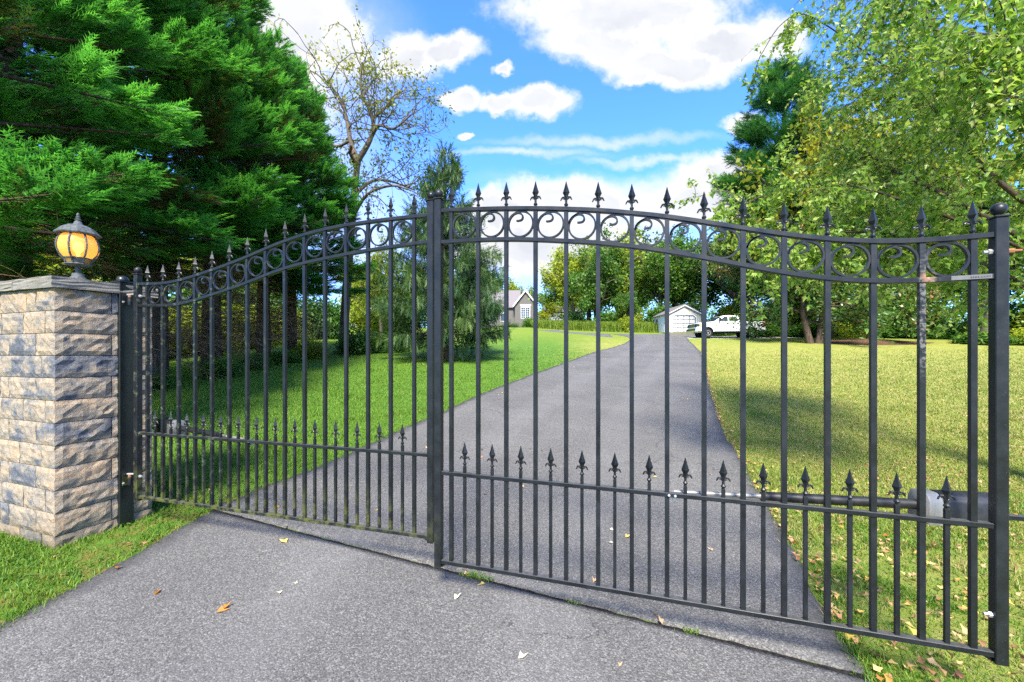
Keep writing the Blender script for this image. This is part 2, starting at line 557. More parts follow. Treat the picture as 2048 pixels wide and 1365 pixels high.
lich = t.m('MULTIPLY', t.smooth(sp.outputs[0], -1.5, -3.2), t.smooth(t.noise(co, 14, 5, .7), .55, .70))
col = t.mix(t.m('MULTIPLY', lich, .45), col, (.17, .19, .10))
px_g = t.vm('DISTANCE', co, (2.11, 2.115, 2.133))
rust = t.m('MULTIPLY', t.smooth(px_g, .045, .015), t.smooth(t.noise(co, 60, 4, .6), .35, .5))
col = t.mix(t.m('MULTIPLY', rust, .7), col, (.34, .18, .10))
drip = t.m('MULTIPLY', t.smooth(t.vm('LENGTH', t.vm('MULTIPLY', t.vm('SUBTRACT', co, (2.10, 2.10, 1.95)), (14., 14., 2.6))), 1., .4), t.smooth(t.noise(co, 45, 4, .65), .45, .6))
col = t.mix(t.m('MULTIPLY', drip, .3), col, (.40, .38, .33))
setc(t, b, col)
t.t.links.new(t.ramp(f, [(.3, (.28,) * 3), (.7, (.5,) * 3)]), b.inputs['Roughness'])
M['gate'] = m

m, t, b = mat('dark green black post paint', .35, .5)
co = t.n('ShaderNodeNewGeometry').outputs['Position']
f = t.noise(co, 6, 5, .6)
col = t.ramp(f, [(.3, (.004, .006, .0055)), (.7, (.009, .013, .011))])
col = t.mix(t.m('MULTIPLY', t.smooth(t.noise(co, 180, 2, .5), .68, .76), .5), col, (.22, .22, .20))
setc(t, b, col)
M['post'] = m


def plain(name, col, rough=.5, spec=.4, metal=0., var=.12, scale=20):
    m, t, b = mat(name, rough, spec, metal)
    co = t.n('ShaderNodeTexCoord').outputs['Object']
    f = t.noise(co, scale, 5, .6)
    c0 = tuple(max(0, c * (1 - var * 1.5)) for c in col)
    c1 = tuple(min(1, c * (1 + var)) for c in col)
    setc(t, b, t.ramp(f, [(.3, c0), (.7, c1)]))
    return m


M['steel'] = plain('galvanised steel', (.55, .55, .53), .38, .5, .6)
M['rust'] = plain('rusty steel', (.26, .12, .05), .8, .2)
M['plastic'] = plain('black weathered plastic', (.016, .016, .017), .45, .5, 0, .4, 30)
M['alu'] = plain('cast aluminium', (.25, .245, .22), .4, .5, .3)
M['decal'] = plain('silver sticker', (.12, .12, .118), .5, .3)
M['ink'] = plain('black ink', (.012, .012, .012), .6)
M['lampmetal'] = plain('verdigris grey lamp metal', (.075, .085, .083), .7, .3, 0, .45, 60)
M['siding'] = plain('cream painted siding', (.50, .47, .38), .7, .2, 0, .06)
M['whitepaint'] = plain('white paint', (.66, .66, .64), .6, .3, 0, .04)
M['truckpaint'] = plain('white truck paint', (.82, .83, .84), .25, .5, 0, .02)
M['tyre'] = plain('tyre rubber', (.02, .02, .02), .85, .2)
M['rim'] = plain('silver wheel', (.5, .5, .52), .3, .5, .7)
M['chrome'] = plain('chrome', (.75, .76, .78), .12, .6, .9, .02)
M['blacktrim'] = plain('black trim', (.015, .015, .016), .5, .4)
M['redlens'] = plain('red lamp lens', (.45, .012, .015), .2, .5)
M['amberlens'] = plain('amber lamp lens', (.75, .33, .03), .2, .5)
M['darkglass'] = plain('dark window glass', (.03, .045, .055), .06, .6)
M['shadowgap'] = plain('painted door groove shade', (.16, .16, .155), .6, .3)  # dark board colour stands in for shade in the grooves between door panels
M['shingle'] = plain('grey roof shingle', (.19, .17, .17), .9, .1, 0, .35, 40)
M['housestone'] = plain('grey field stone', (.15, .14, .128), .9, .1, 0, .5, 12)
M['bluesiding'] = plain('pale siding', (.26, .29, .33), .7, .2, 0, .04)
M['fencewood'] = plain('weathered fence wood', (.22, .19, .15), .9, .1, 0, .4)
M['mulch'] = plain('brown mulch', (.12, .07, .042), .95, .05, 0, .7, 14)
M['gravel'] = plain('pale gravel', (.40, .38, .34), .95, .1, 0, .35, 25)


def leafmat(name, c0, c1):
    m, t, b = mat(name, .65, .2)
    co = t.n('ShaderNodeTexCoord').outputs['Object']
    oi = t.n('ShaderNodeObjectInfo').outputs['Random']
    col = t.ramp(t.noise(t.vm('ADD', co, t.n('ShaderNodeCombineXYZ', {0: t.m('MULTIPLY', oi, 9.)}).outputs[0]), 30, 5, .65), [(.3, c0), (.7, c1)])
    setc(t, b, col)
    tr = t.n('ShaderNodeBsdfTranslucent', {0: col})
    mx = t.n('ShaderNodeMixShader', {0: .2, 1: b.outputs[0], 2: tr.outputs[0]})
    t.t.links.new(mx.outputs[0], m.node_tree.nodes['Material Output'].inputs[0])
    return m


M['leaf_tan'] = leafmat('tan dry leaf', (.42, .26, .14), (.62, .45, .27))
M['leaf_yellow'] = leafmat('yellow leaf', (.50, .34, .05), (.72, .55, .14))
M['leaf_orange'] = leafmat('orange brown leaf', (.26, .10, .02), (.55, .25, .04))
M['leaf_pale'] = leafmat('pale dry leaf', (.55, .48, .32), (.72, .68, .50))
m = foliage_mat('leaf litter', [(0, (.16, .07, .03)), (.35, (.36, .19, .09)), (.7, (.52, .34, .18)), (.9, (.60, .42, .08)), (1, (.40, .12, .03))], .2, .7)
M['litter'] = m

# amber lamp glass, lit from inside by a bulb
m, t, b = mat('amber seeded glass', .25, .5)
co = t.n('ShaderNodeTexCoord').outputs['Object']
f = t.noise(co, 24, 4, .6)
setc(t, b, t.ramp(f, [(.3, (.75, .42, .10)), (.7, (.90, .60, .22))]))
trn = t.n('ShaderNodeBsdfTranslucent', {0: (.95, .58, .18, 1)})
trp = t.n('ShaderNodeBsdfTransparent', {0: (.95, .62, .22, 1)})
mx = t.n('ShaderNodeMixShader', {0: .62, 1: b.outputs[0], 2: trn.outputs[0]})
mx2 = t.n('ShaderNodeMixShader', {0: .18, 1: mx.outputs[0], 2: trp.outputs[0]})
t.t.links.new(mx2.outputs[0], m.node_tree.nodes['Material Output'].inputs[0])
M['amber'] = m
m, t, b = mat('lit bulb', .5)
b.inputs['Emission Color'].default_value = (1, .62, .25, 1)
b.inputs['Emission Strength'].default_value = 3.0
M['bulb'] = m

# ------------------------------------------------------------------ ground
SL = 0.095


def gz(x, y):
    """height of the ground"""
    x = np.asarray(x, dtype=float)
    y = np.asarray(y, dtype=float)
    k = 1.2
    s = np.logaddexp(0, (y - 4.6) / k) * k           # soft start of the slope
    s2 = np.logaddexp(0, (y - 76) / 4.) * 4.         # and soft end at the crest
    z = SL * (s - s2)
    z = z + 0.05 * np.sin(x * .21 + 1.) * np.clip((y - 9) / 12, 0, 1) * np.clip(1 - (y - 60) / 30, 0, 1)
    return z


def gzf(x, y):
    return float(gz(x, y))


def axis_vals(lo, hi, dense_lo, dense_hi, step, grow=1.18):
    a = list(np.arange(dense_lo, dense_hi + 1e-6, step))
    s = step
    x = dense_hi
    while x < hi:
        s *= grow
        x += s
        a.append(min(x, hi))
    s = step
    x = dense_lo
    pre = []
    while x > lo:
        s *= grow
        x -= s
        pre.append(max(x, lo))
    return np.array(pre[::-1] + a)


gx = axis_vals(-900, 900, -16, 28, .5)
gy = axis_vals(-200, 1200, -6, 60, .5)
XX, YY = np.meshgrid(gx, gy, indexing='ij')
ZZ = gz(XX, YY)
nx, ny = XX.shape
ii, jj = np.meshgrid(np.arange(nx - 1), np.arange(ny - 1), indexing='ij')
Fg = np.stack([ii * ny + jj, (ii + 1) * ny + jj, (ii + 1) * ny + jj + 1, ii * ny + jj + 1], -1).reshape(-1, 4)
g = mk('lawn', np.stack([XX, YY, ZZ], -1).reshape(-1, 3), Fg, M['lawn'], None, True)
tag(g, 'wide sloping lawn, deep green on the left, dry and leaf strewn on the right', None, None, 'structure')


# ------------------------------------------------------------------ driveway
def strip(name, pairs, m, lift, nu, step, label, rough=.02, thick=.09, seed=1):
    """road sheet between paired left and right edge points, with rough edges and a thickness"""
    gg = np.random.default_rng(seed)
    Ls, Rs = [np.array(p[0], float) for p in pairs], [np.array(p[1], float) for p in pairs]
    Lp, Rp = [], []
    for i in range(len(pairs) - 1):
        n = max(2, int(np.linalg.norm((Ls[i + 1] + Rs[i + 1]) / 2 - (Ls[i] + Rs[i]) / 2) / step))
        for k in range(n):
            q = k / n
            # catmull-rom through the pairs
            def cr(A):
                p0, p1, p2, p3 = A[max(i - 1, 0)], A[i], A[i + 1], A[min(i + 2, len(A) - 1)]
                return .5 * (2 * p1 + (p2 - p0) * q + (2 * p0 - 5 * p1 + 4 * p2 - p3) * q * q + (3 * p1 - p0 - 3 * p2 + p3) * q ** 3)
            Lp.append(cr(Ls))
            Rp.append(cr(Rs))
    Lp.append(Ls[-1])
    Rp.append(Rs[-1])
    Lp, Rp = np.array(Lp), np.array(Rp)
    n = len(Lp)
    jl = np.convolve(gg.normal(0, rough, n + 4), [.25, .25, .25, .25, .0], 'same')[2:n + 2] * 2
    jr = np.convolve(gg.normal(0, rough, n + 4), [.25, .25, .25, .25, .0], 'same')[2:n + 2] * 2
    d = unit(np.c_[Rp - Lp, np.zeros(n)])[:, :2]
    Lp = Lp + d * jl[:, None]
    Rp = Rp + d * jr[:, None]
    us = np.linspace(0, 1, nu + 1)
    P = Lp[:, None, :] * (1 - us)[None, :, None] + Rp[:, None, :] * us[None, :, None]
    Z = gz(P[..., 0], P[..., 1]) + lift - .012 * (np.abs(us - .5) * 2)[None, :] ** 8
    top = np.concatenate([P, Z[..., None]], -1)
    eg = np.repeat((1 - np.minimum(us, 1 - us) * np.linalg.norm(Rp - Lp, axis=1).mean() / .5).clip(0, 1)[None, :], n, 0)
    V = [top.reshape(-1, 3)]
    A = [eg.ravel()]
    k = nu + 1
    i, j = np.meshgrid(np.arange(n - 1), np.arange(nu), indexing='ij')
    F = [np.stack([i * k + j, i * k + j + 1, (i + 1) * k + j + 1, (i + 1) * k + j], -1).reshape(-1, 4)]
    rim = np.r_[np.arange(n) * k, (n - 1) * k + np.arange(1, k), (np.arange(n - 1)[::-1]) * k + nu, np.arange(1, k - 1)[::-1]]
    o = n * k
    low = top.reshape(-1, 3)[rim].copy()
    low[:, 2] -= thick
    V.append(low)
    A.append(np.ones(len(rim)))
    q = np.arange(len(rim))
    q2 = (q + 1) % len(rim)
    F.append(np.stack([rim[q], rim[q2], o + q2, o + q], -1))
    ln = np.r_[np.tile(us, n), np.where(np.isin(rim % k, (0,)), 0., 1.)]
    ob = mk(name, np.concatenate(V), np.concatenate(F), m, None, False, None, {'edge': np.concatenate(A), 'lane': ln})
    return tag(ob, label, None, None, 'structure')


JL, JR = np.array((-3.22, 4.45)), np.array((1.90, 2.21))
gap = np.array((.011, .026))
strip('driveway', [(JL + gap, JR + gap), ((-3.10, 5.0), (2.75, 4.4)), ((-2.73, 5.9), (3.22, 5.7)), ((-1.8, 8.6), (4.3, 8.6)), ((-.36, 12.5), (5.9, 12.4)), ((1.9, 17.5), (8.05, 17.2)),
                   ((4.6, 23.3), (10.5, 23.0)), ((8.0, 30.0), (13.0, 29.6)), ((10.2, 36), (15.4, 36.2)), ((11.2, 41), (17.6, 41)), ((11, 46.5), (22, 46.4))],
      M['asphalt'], .022, 26, .14, 'grey asphalt driveway climbing from the gate to the white garage', .026, .09, 3)
strip('road_apron', [((-3.25, -6), (1.45, -6)), ((-3.22, 0), (1.70, -.6)), ((-3.21, 2.6), (1.84, 1.2)), (JL - gap, JR - gap)],
      M['asphalt'], .022, 24, .09, 'grey asphalt apron in front of the gate, outside the tar joint', .022, .09, 4)
strip('side_driveway', [((9.4, 38.5), (10.9, 46.3)), ((7.6, 44.5), (8.2, 49.3)), ((5.2, 50.0), (6.6, 53.2)), ((3.4, 56.0), (6.4, 57.6))],
      M['asphalt'], .017, 8, .8, 'asphalt branch of the driveway curving left towards the stone house', .03, .09, 5)
strip('gravel_strip', [((16.5, 38.6), (16.5, 42.2)), ((22, 38.3), (22, 42.2)), ((27.5, 38.6), (27.5, 42))], M['gravel'], .013, 6, .8, 'pale gravel strip under the parked pickup truck', .06, .09, 6)
# the joint itself: a tarry strip lying below both slabs
js = np.linspace(0, 1, 90)
jp = JL[None] * (1 - js[:, None]) + JR[None] * js[:, None]
jn = np.array((.4, .916))
off = rng.normal(0, .006, 90)
A_ = jp + jn * (.020 + off[:, None])
B_ = jp - jn * (.020 - off[:, None])
Vj = np.concatenate([np.c_[A_, gz(A_[:, 0], A_[:, 1]) + .006], np.c_[B_, gz(B_[:, 0], B_[:, 1]) + .006]])
q = np.arange(89)
tag(mk('asphalt_joint', Vj, np.stack([q, q + 90, q + 91, q + 1], -1), M['joint']), 'dark tar joint across the asphalt under the gate', None, None, 'structure')

RL = np.array([(-3.22, -8), (-3.21, 2.6), (-3.22, 4.45), (-2.73, 5.9), (-1.8, 8.6), (-.36, 12.5), (1.9, 17.5), (4.6, 23.3), (8, 30), (10.2, 36), (11.2, 41), (11, 46.5)])
RR = np.array([(1.45, -8), (1.84, 1.2), (1.90, 2.21), (2.75, 4.4), (3.22, 5.7), (4.3, 8.6), (5.9, 12.4), (8.05, 17.2), (10.5, 23), (13, 29.6), (15.4, 36.2), (17.6, 41), (22, 46.4)])


def on_road(x, y, m=0.0):
    return (x > np.interp(y, RL[:, 1], RL[:, 0]) - m) & (x < np.interp(y, RR[:, 1], RR[:, 0]) + m) & (y < 46.5)


# ------------------------------------------------------------------ garage at the head of the drive
GX, GY = 17.75, 47.5
gz0 = gzf(GX + 2, GY) + .02
GWd, GDp, GH, GP = 3.9, 4.2, 2.25, 3.25
gar = thing('garage', 'small cream garage with white panelled door at the head of the drive', 'garage', (GX, GY, gz0), 0)
DX0, DX1, DZ = .62, 3.30, 2.12
ch = .30
# front gable wall with the door opening cut out, siding boards behind as separate courses
fw = MB()
fw.prism([(0, .18), (DX0, .18), (DX0, DZ - ch), (DX0 + ch, DZ), (DX1 - ch, DZ), (DX1, DZ - ch), (DX1, .18), (GWd, .18), (GWd, GH), (GWd / 2, GP), (0, GH)], 0, .10)
fw.build('front_wall', M['siding'], gar)
MB().box((0, .101, .18), (.10, GDp, GH)).build('side_wall', M['whitepaint'], gar)  # left wall: sunlight put into the colour, white instead of cream siding
MB().box((GWd - .1, .101, .18), (GWd, GDp, GH)).build('side_wall', M['siding'], gar)
MB().prism([(.101, .18), (GWd - .101, .18), (GWd - .101, GH), (GWd / 2, GP - .06), (.101, GH)], GDp - .1, GDp).build('back_wall', M['siding'], gar)
MB().box((-.02, -.02, 0), (GWd + .02, GDp + .02, .178)).build('skid_base', M['fencewood'], gar)
sl_ = math.atan2(GP - GH, GWd / 2)
for sg in (-1, 1):
    cx = GWd / 2
    e = GWd / 2 + .22
    dz = (GP - GH) / (GWd / 2)
    poly = [(cx, GP + .03), (cx + sg * e, GP + .03 - e * dz), (cx + sg * e, GP + .13 - e * dz), (cx, GP + .13)]
    rf = MB().prism(poly if sg > 0 else poly[::-1], -.22, GDp + .2).build('roof', M['shingle'], gar)
    poly = [(cx, GP - .07), (cx + sg * e, GP - .07 - e * dz), (cx + sg * e, GP + .028 - e * dz), (cx, GP + .028)]
    MB().prism(poly if sg > 0 else poly[::-1], -.235, -.20).build('rake_board', M['whitepaint'], rf)
tr_ = MB()
tr_.prism([(DX0 - .09, .18), (DX0, .18), (DX0, DZ - ch), (DX0 + ch, DZ), (DX1 - ch, DZ), (DX1, DZ - ch), (DX1, .18), (DX1 + .09, .18), (DX1 + .09, DZ - ch + .04), (DX1 - ch + .04, DZ + .09), (DX0 + ch - .04, DZ + .09), (DX0 - .09, DZ - ch + .04)], -.03, -.001)
tr_.build('door_trim', M['whitepaint'], gar)
gd = MB().box((DX0 - .1, .165, .18), (DX1 + .1, .19, DZ + .05)).build('garage_door', M['shadowgap'], gar)
nc, nrw = 4, 4
pw_, ph_ = (DX1 - DX0) / nc, (DZ - .2) / nrw
for r_ in range(nrw):
    for c_ in range(nc):
        a = (DX0 + c_ * pw_ + .05, .112, .2 + r_ * ph_ + .05)
        b = (DX0 + (c_ + 1) * pw_ - .05, .139, .2 + (r_ + 1) * ph_ - .05)
        if r_ == 0 and c_ == 0:
            p0 = MB().box((0, 0, 0), (pw_ - .1, .052, ph_ - .1)).build('panel', M['whitepaint'], gd, False, None, .012)
            pme = p0.data
            p0.location = a
        else:
            link('panel', pme, gd, a)
MB().box(((DX0 + DX1) / 2 - .05, .10, .95), ((DX0 + DX1) / 2 + .05, .139, 1.0)).build('handle', M['blacktrim'], gd)
wn = MB().box((-.03, 2.9, 1.15), (-.001, 3.7, 2.0)).build('window', M['whitepaint'], gar)
for r_ in range(2):
    for c_ in range(2):
        MB().box((-.034, 2.95 + c_ * .37, 1.2 + r_ * .38), (-.0305, 3.28 + c_ * .37, 1.54 + r_ * .38)).build('pane', M['darkglass'], wn)
sdr = MB().box((-.03, .8, .2), (-.001, 1.75, 2.05)).build('side_door', M['whitepaint'], gar)
MB().tube([(-.08, 1.62, 1.05), (-.03, 1.62, 1.05)], .03, 8).build('knob', M['blacktrim'], sdr)
for k in range(7):
    MB().box((-.012, .12, .42 + k * .26), (-.0005, GDp - .02, .435 + k * .26)).build('siding_lap', M['whitepaint'], gar)  # laps share the sunlit white painted into the left wall

# ------------------------------------------------------------------ stone house far behind the lawn
HX, HY = .55, 80.
hz0 = gzf(HX, HY) - .1
hs = thing('stone_house', 'far grey stone gable house with a tall white paned window', 'house', (HX, HY, hz0), 0)
ev, pk_, wd_ = 4.7, 7.3, 4.1
MB().prism([(0, 0), (wd_, 0), (wd_, ev), (wd_ / 2, pk_), (0, ev)], 0, 6).build('stone_wall', M['housestone'], hs)
dz = (pk_ - ev) / (wd_ / 2)
for sg in (-1, 1):
    e = wd_ / 2 + .35
    cx = wd_ / 2
    poly = [(cx, pk_ + .04), (cx + sg * e, pk_ + .04 - e * dz), (cx + sg * e, pk_ + .22 - e * dz), (cx, pk_ + .22)]
    rf = MB().prism(poly if sg > 0 else poly[::-1], -.4, 6.5).build('roof', M['shingle'], hs)
    poly = [(cx, pk_ - .16), (cx + sg * e, pk_ - .16 - e * dz), (cx + sg * e, pk_ + .24 - e * dz), (cx, pk_ + .24)]
    MB().prism(poly if sg > 0 else poly[::-1], -.45, -.40).build('rake_board', M['whitepaint'], rf)
wn = MB().box((1.15, -.06, 1.95), (2.95, -.001, 4.35)).build('window', M['whitepaint'], hs)
for sx_ in range(2):
    for c_ in range(2):
        for r_ in range(5):
            MB().box((1.24 + sx_ * .86 + c_ * .39, -.066, 2.03 + r_ * .42), (1.58 + sx_ * .86 + c_ * .39, -.0605, 2.40 + r_ * .42)).build('pane', M['darkglass'], wn)
MB().box((1.0, -.09, 4.351), (3.1, -.001, 4.68)).build('lintel', M['whitepaint'], hs)
MB().box((-9, 1.5, 0), (-.002, 9, 4.4)).build('wing_wall', M['housestone'], hs)
rr = MB()
rr.add([(-9.4, 1.0, 4.2), (1.2, 1.0, 4.2), (1.2, 5.25, 8.2), (-9.4, 5.25, 8.2), (-9.4, 9.5, 4.2), (1.2, 9.5, 4.2)], [(0, 1, 2, 3), (3, 2, 5, 4), (0, 3, 4), (1, 5, 2), (0, 4, 5, 1)])
rr.build('wing_roof', M['shingle'], hs)
for k in range(3):
    w_ = MB().box((-8 + k * 2.6, 1.44, 1.5), (-6.7 + k * 2.6, 1.499, 3.2)).build('window', M['whitepaint'], hs)
    MB().box((-7.9 + k * 2.6, 1.43, 1.6), (-6.8 + k * 2.6, 1.4395, 3.1)).build('pane', M['darkglass'], w_)

h2 = thing('pale_house', 'farthest pale sided house with grey roof, between the stone gable and the wood', 'house', (8.6, 104, gzf(9, 104)), 0)
MB().box((0, 0, -.2), (9, 8, 5.6)).build('wall', M['bluesiding'], h2)
rr = MB()
rr.add([(-.5, -.5, 5.5), (9.5, -.5, 5.5), (9.5, 4, 7.6), (-.5, 4, 7.6), (-.5, 8.5, 5.5), (9.5, 8.5, 5.5)], [(0, 1, 2, 3), (3, 2, 5, 4), (0, 3, 4), (1, 5, 2), (0, 4, 5, 1)])
rr.build('roof', M['shingle'], h2)
for k in range(3):
    w_ = MB().box((1.1 + k * 2.3, -.06, 4.1), (2.0 + k * 2.3, -.001, 5.1)).build('window', M['whitepaint'], h2)
    MB().box((1.2 + k * 2.3, -.07, 4.2), (1.9 + k * 2.3, -.0605, 5.0)).build('pane', M['darkglass'], w_)

h3 = thing('white_house', 'far white house glimpsed between the evergreen row and the spruce', 'house', (-33.0, 84, gzf(-30, 84)), 0)
MB().box((0, 0, -.2), (7.5, 7, 5.0)).build('wall', M['bluesiding'], h3)
rr = MB()
rr.add([(-.4, -.4, 4.9), (7.9, -.4, 4.9), (7.9, 3.5, 7.8), (-.4, 3.5, 7.8), (-.4, 7.4, 4.9), (7.9, 7.4, 4.9)], [(0, 1, 2, 3), (3, 2, 5, 4), (0, 3, 4), (1, 5, 2), (0, 4, 5, 1)])
rr.build('roof', M['shingle'], h3)
for k in range(3):
    w_ = MB().box((.8 + k * 2.3, -.06, 1.6), (1.9 + k * 2.3, -.001, 3.4)).build('window', M['whitepaint'], h3)
    MB().box((.9 + k * 2.3, -.07, 1.7), (1.8 + k * 2.3, -.0605, 3.3)).build('pane', M['darkglass'], w_)

fn = thing('wooden_fence', 'weathered plank fence between the clipped bush and the pale far house', 'fence', (5.0, 85, gzf(6, 85) - .05), 0)
pl_ = None
for k in range(40):
    if pl_ is None:
        o = MB().box((0, 0, 0), (.14, .02, 1.9)).build('plank', M['fencewood'], fn)
        pl_ = o.data
    else:
        link('plank', pl_, fn, (k * .155, 0, .03 * math.sin(k * 1.7)))
MB().box((-.02, .021, .5), (6.3, .07, .6)).build('fence_rail', M['fencewood'], fn)
MB().box((-.02, .021, 1.4), (6.3, .07, 1.5)).build('fence_rail', M['fencewood'], fn)

# ------------------------------------------------------------------ pickup truck
TX, TY = 17.0, 38.2
tk = thing('pickup_truck', 'white crew cab pickup parked side-on in front of the garage', 'truck', (TX, TY, gzf(TX + 3, TY + 1) + .02), 0)


def arch(cx, cz, r_, n=9):
    return [(cx + r_ * math.cos(PI * k / n), cz + r_ * math.sin(PI * k / n)) for k in range(n + 1)]


WF, WRr, WZ = 1.08, 5.08, .41
TWd = 2.03
body = [(.06, .62), (.02, .90), (.02, 1.16), (.10, 1.30), (.35, 1.36), (1.62, 1.45), (4.12, 1.46), (4.12, .56)]
body += [(1.62, .56)] + arch(WF, WZ + .06, .50)[0:] + [(.56, .56)]
bo = MB().prism(body, 0, TWd).build('body', M['truckpaint'], tk, True, None, .03, 2)
bed = [(4.16, 1.46), (6.28, 1.47), (6.33, 1.38), (6.33, .78), (6.22, .66)] + [(5.62, .60)] + arch(WRr, WZ + .06, .50) + [(4.5, .56), (4.16, .56)]
for (y0, y1) in ((0, .09), (TWd - .09, TWd)):
    MB().prism(bed, y0, y1).build('bed_side', M['truckpaint'], tk, True, None, .02)
MB().box((4.17, .091, .72), (6.2, TWd - .091, .80)).build('bed_floor', M['blacktrim'], tk)
MB().box((6.24, .091, .80), (6.31, TWd - .091, 1.46)).build('tailgate', M['truckpaint'], tk, False, None, .015)
# cab: greenhouse narrowing upwards
cabp = [(1.66, 1.455), (2.45, 1.99), (2.75, 2.04), (3.75, 2.04), (3.95, 1.99), (4.10, 1.455)]
V = []
for (x, z) in cabp:
    ins = .05 + .17 * (z - 1.455) / .58
    V += [(x, ins, z), (x, TWd - ins, z)]
n = len(cabp)
F = [tuple(2 * i for i in range(n))[::-1], tuple(2 * i + 1 for i in range(n))]
F += [(2 * i, 2 * i + 1, (2 * ((i + 1) % n)) + 1, 2 * ((i + 1) % n)) for i in range(n)]
cb = MB()
cb.add(V, F)
cab_ = cb.build('cab', M['truckpaint'], tk, True, None, .02)


def cabpt(x, z, out=.006):
    return (x, .05 + .17 * (z - 1.455) / .58 - out, z)


for poly, nm in (([(2.08, 1.49), (2.93, 1.49), (2.93, 1.93), (2.62, 1.93)], 'side_window'), ([(3.02, 1.49), (3.85, 1.49), (3.74, 1.93), (3.02, 1.93)], 'side_window')):
    V = [cabpt(x, z) for x, z in poly] + [cabpt(x, z, -.01) for x, z in poly]
    mk(nm, V, [(0, 1, 2, 3), (7, 6, 5, 4), (0, 4, 5, 1), (1, 5, 6, 2), (2, 6, 7, 3), (3, 7, 4, 0)], M['darkglass'], cab_)
V = []
for x, z, o_ in ((1.72, 1.50, .12), (2.40, 1.955, .26)):
    V += [(x - .012, o_, z + .008), (x - .012, TWd - o_, z + .008)]
V += [(v[0] + .02, v[1], v[2] - .02) for v in V]
mk('windshield', V, [(0, 2, 3, 1), (4, 5, 7, 6), (0, 4, 6, 2), (1, 3, 7, 5), (0, 1, 5, 4), (2, 6, 7, 3)], M['darkglass'], cab_)
for x in (2.02, 2.98, 4.0):
    MB().box((x, -.003, .70), (x + .018, .004, 1.45)).build('door_seam', M['blacktrim'], bo)
for x in (2.72, 3.72):
    MB().box((x, -.03, 1.28), (x + .20, -.001, 1.34)).build('door_handle', M['blacktrim'], bo)
MB().box((1.78, -.004, .98), (1.86, -.0005, 1.28)).build('fender_badge', M['blacktrim'], bo)
mr = MB().box((2.02, -.27, 1.50), (2.16, -.03, 1.80)).build('mirror', M['blacktrim'], tk, True, None, .02)
MB().box((-.015, .42, .93), (.035, TWd - .42, 1.27)).build('grille', M['chrome'], tk, False, None, .01)
for k in range(3):
    MB().box((-.022, .46, .97 + k * .1), (-.0155, TWd - .46, 1.02 + k * .1)).build('grille_slot', M['blacktrim'], tk)
for y0, y1 in ((-.004, .40), (TWd - .40, TWd + .004)):
    hl = MB().box((-.01, y0, .95), (.30, y1, 1.26)).build('headlight', M['darkglass'], tk, True, None, .02)
    MB().box((.301, y0 - .002, .92), (.40, y1 - .30 if y0 < 0 else y1, 1.24)).build('marker_lamp', M['amberlens'], hl)
MB().box((-.12, -.01, .52), (.14, TWd + .01, .86)).build('front_bumper', M['chrome'], tk, True, None, .03, 2)
MB().box((-.126, .05, .66), (-.121, TWd - .05, .78)).build('bumper_insert', M['blacktrim'], tk)
MB().box((6.335, .02, .52), (6.47, TWd - .02, .74)).build('rear_bumper', M['chrome'], tk, True, None, .02)
for y0 in (-.006, TWd - .12):
    MB().box((6.16, y0, .98), (6.345, y0 + .126, 1.40)).build('taillight', M['redlens'], tk, False, None, .015)
tyre = [(.24, -.12), (.37, -.135), (.405, -.10), (.41, 0), (.405, .10), (.37, .135), (.24, .12)]
for x in (WF, WRr):
    for yy_ in (.16, TWd - .16):
        whl = MB().lathe(tyre, 24).build('wheel', M['tyre'], tk, True)
        rm = MB().lathe([(.05, -.02), (.235, -.02), (.235, .122), (.20, .126), (.17, .10), (.08, .09), (.07, .13), (.03, .135)], 16).build('rim', M['rim'], whl, True)
        whl.location = (x, yy_, WZ)
        whl.rotation_euler = (R(90) if yy_ < 1 else R(-90), 0, 0)
        for k in range(7):
            q = 2 * PI * k / 7
            MB().tube([(.145 * math.cos(q), .145 * math.sin(q), .095), (.145 * math.cos(q), .145 * math.sin(q), .108)], .03, 8).build('rim_hole', M['blacktrim'], whl)
for cx in (WF, WRr):
    MB().prism(arch(cx, WZ + .06, .495) + arch(cx, WZ + .06, .47)[::-1], .02, TWd - .02).build('wheel_well', M['blacktrim'], tk)
MB().box((.7, .25, .45), (6.1, TWd - .25, .60)).build('chassis', M['blacktrim'], tk)
cu = bpy.data.curves.new('decal', 'FONT')
cu.body = '4X4'
cu.size = .17
cu.extrude = .001
tmp = bpy.data.objects.new('decal', cu)
C.objects.link(tmp)
me = bpy.data.meshes.new_from_object(tmp.evaluated_get(bpy.context.evaluated_depsgraph_get()))
bpy.data.objects.remove(tmp)
me.materials.clear()
me.materials.append(M['ink'])
link('decal', me, tk, (5.66, -.003, 1.25), (R(90), 0, 0))

# ------------------------------------------------------------------ stone pillar
PC = np.array((-4.0, 3.63))
PA = PI / 2 + R(70)                     # direction of the left face
ea = np.array((math.cos(PA), math.sin(PA)))       # along the left face
eb = np.array((math.cos(R(70)), math.sin(R(70)))) # along the right face
PW, PD, CH, NC = 1.25, .74, .1985, 12
PH = 2.33
pillar = thing('stone_pillar', 'tan and slate grey block pillar carrying the lamp beside the gate', 'pillar', (PC[0], PC[1], 0), 0)


def pil(a, b, z):
    return (ea[0] * a + eb[0] * b, ea[1] * a + eb[1] * b, z)


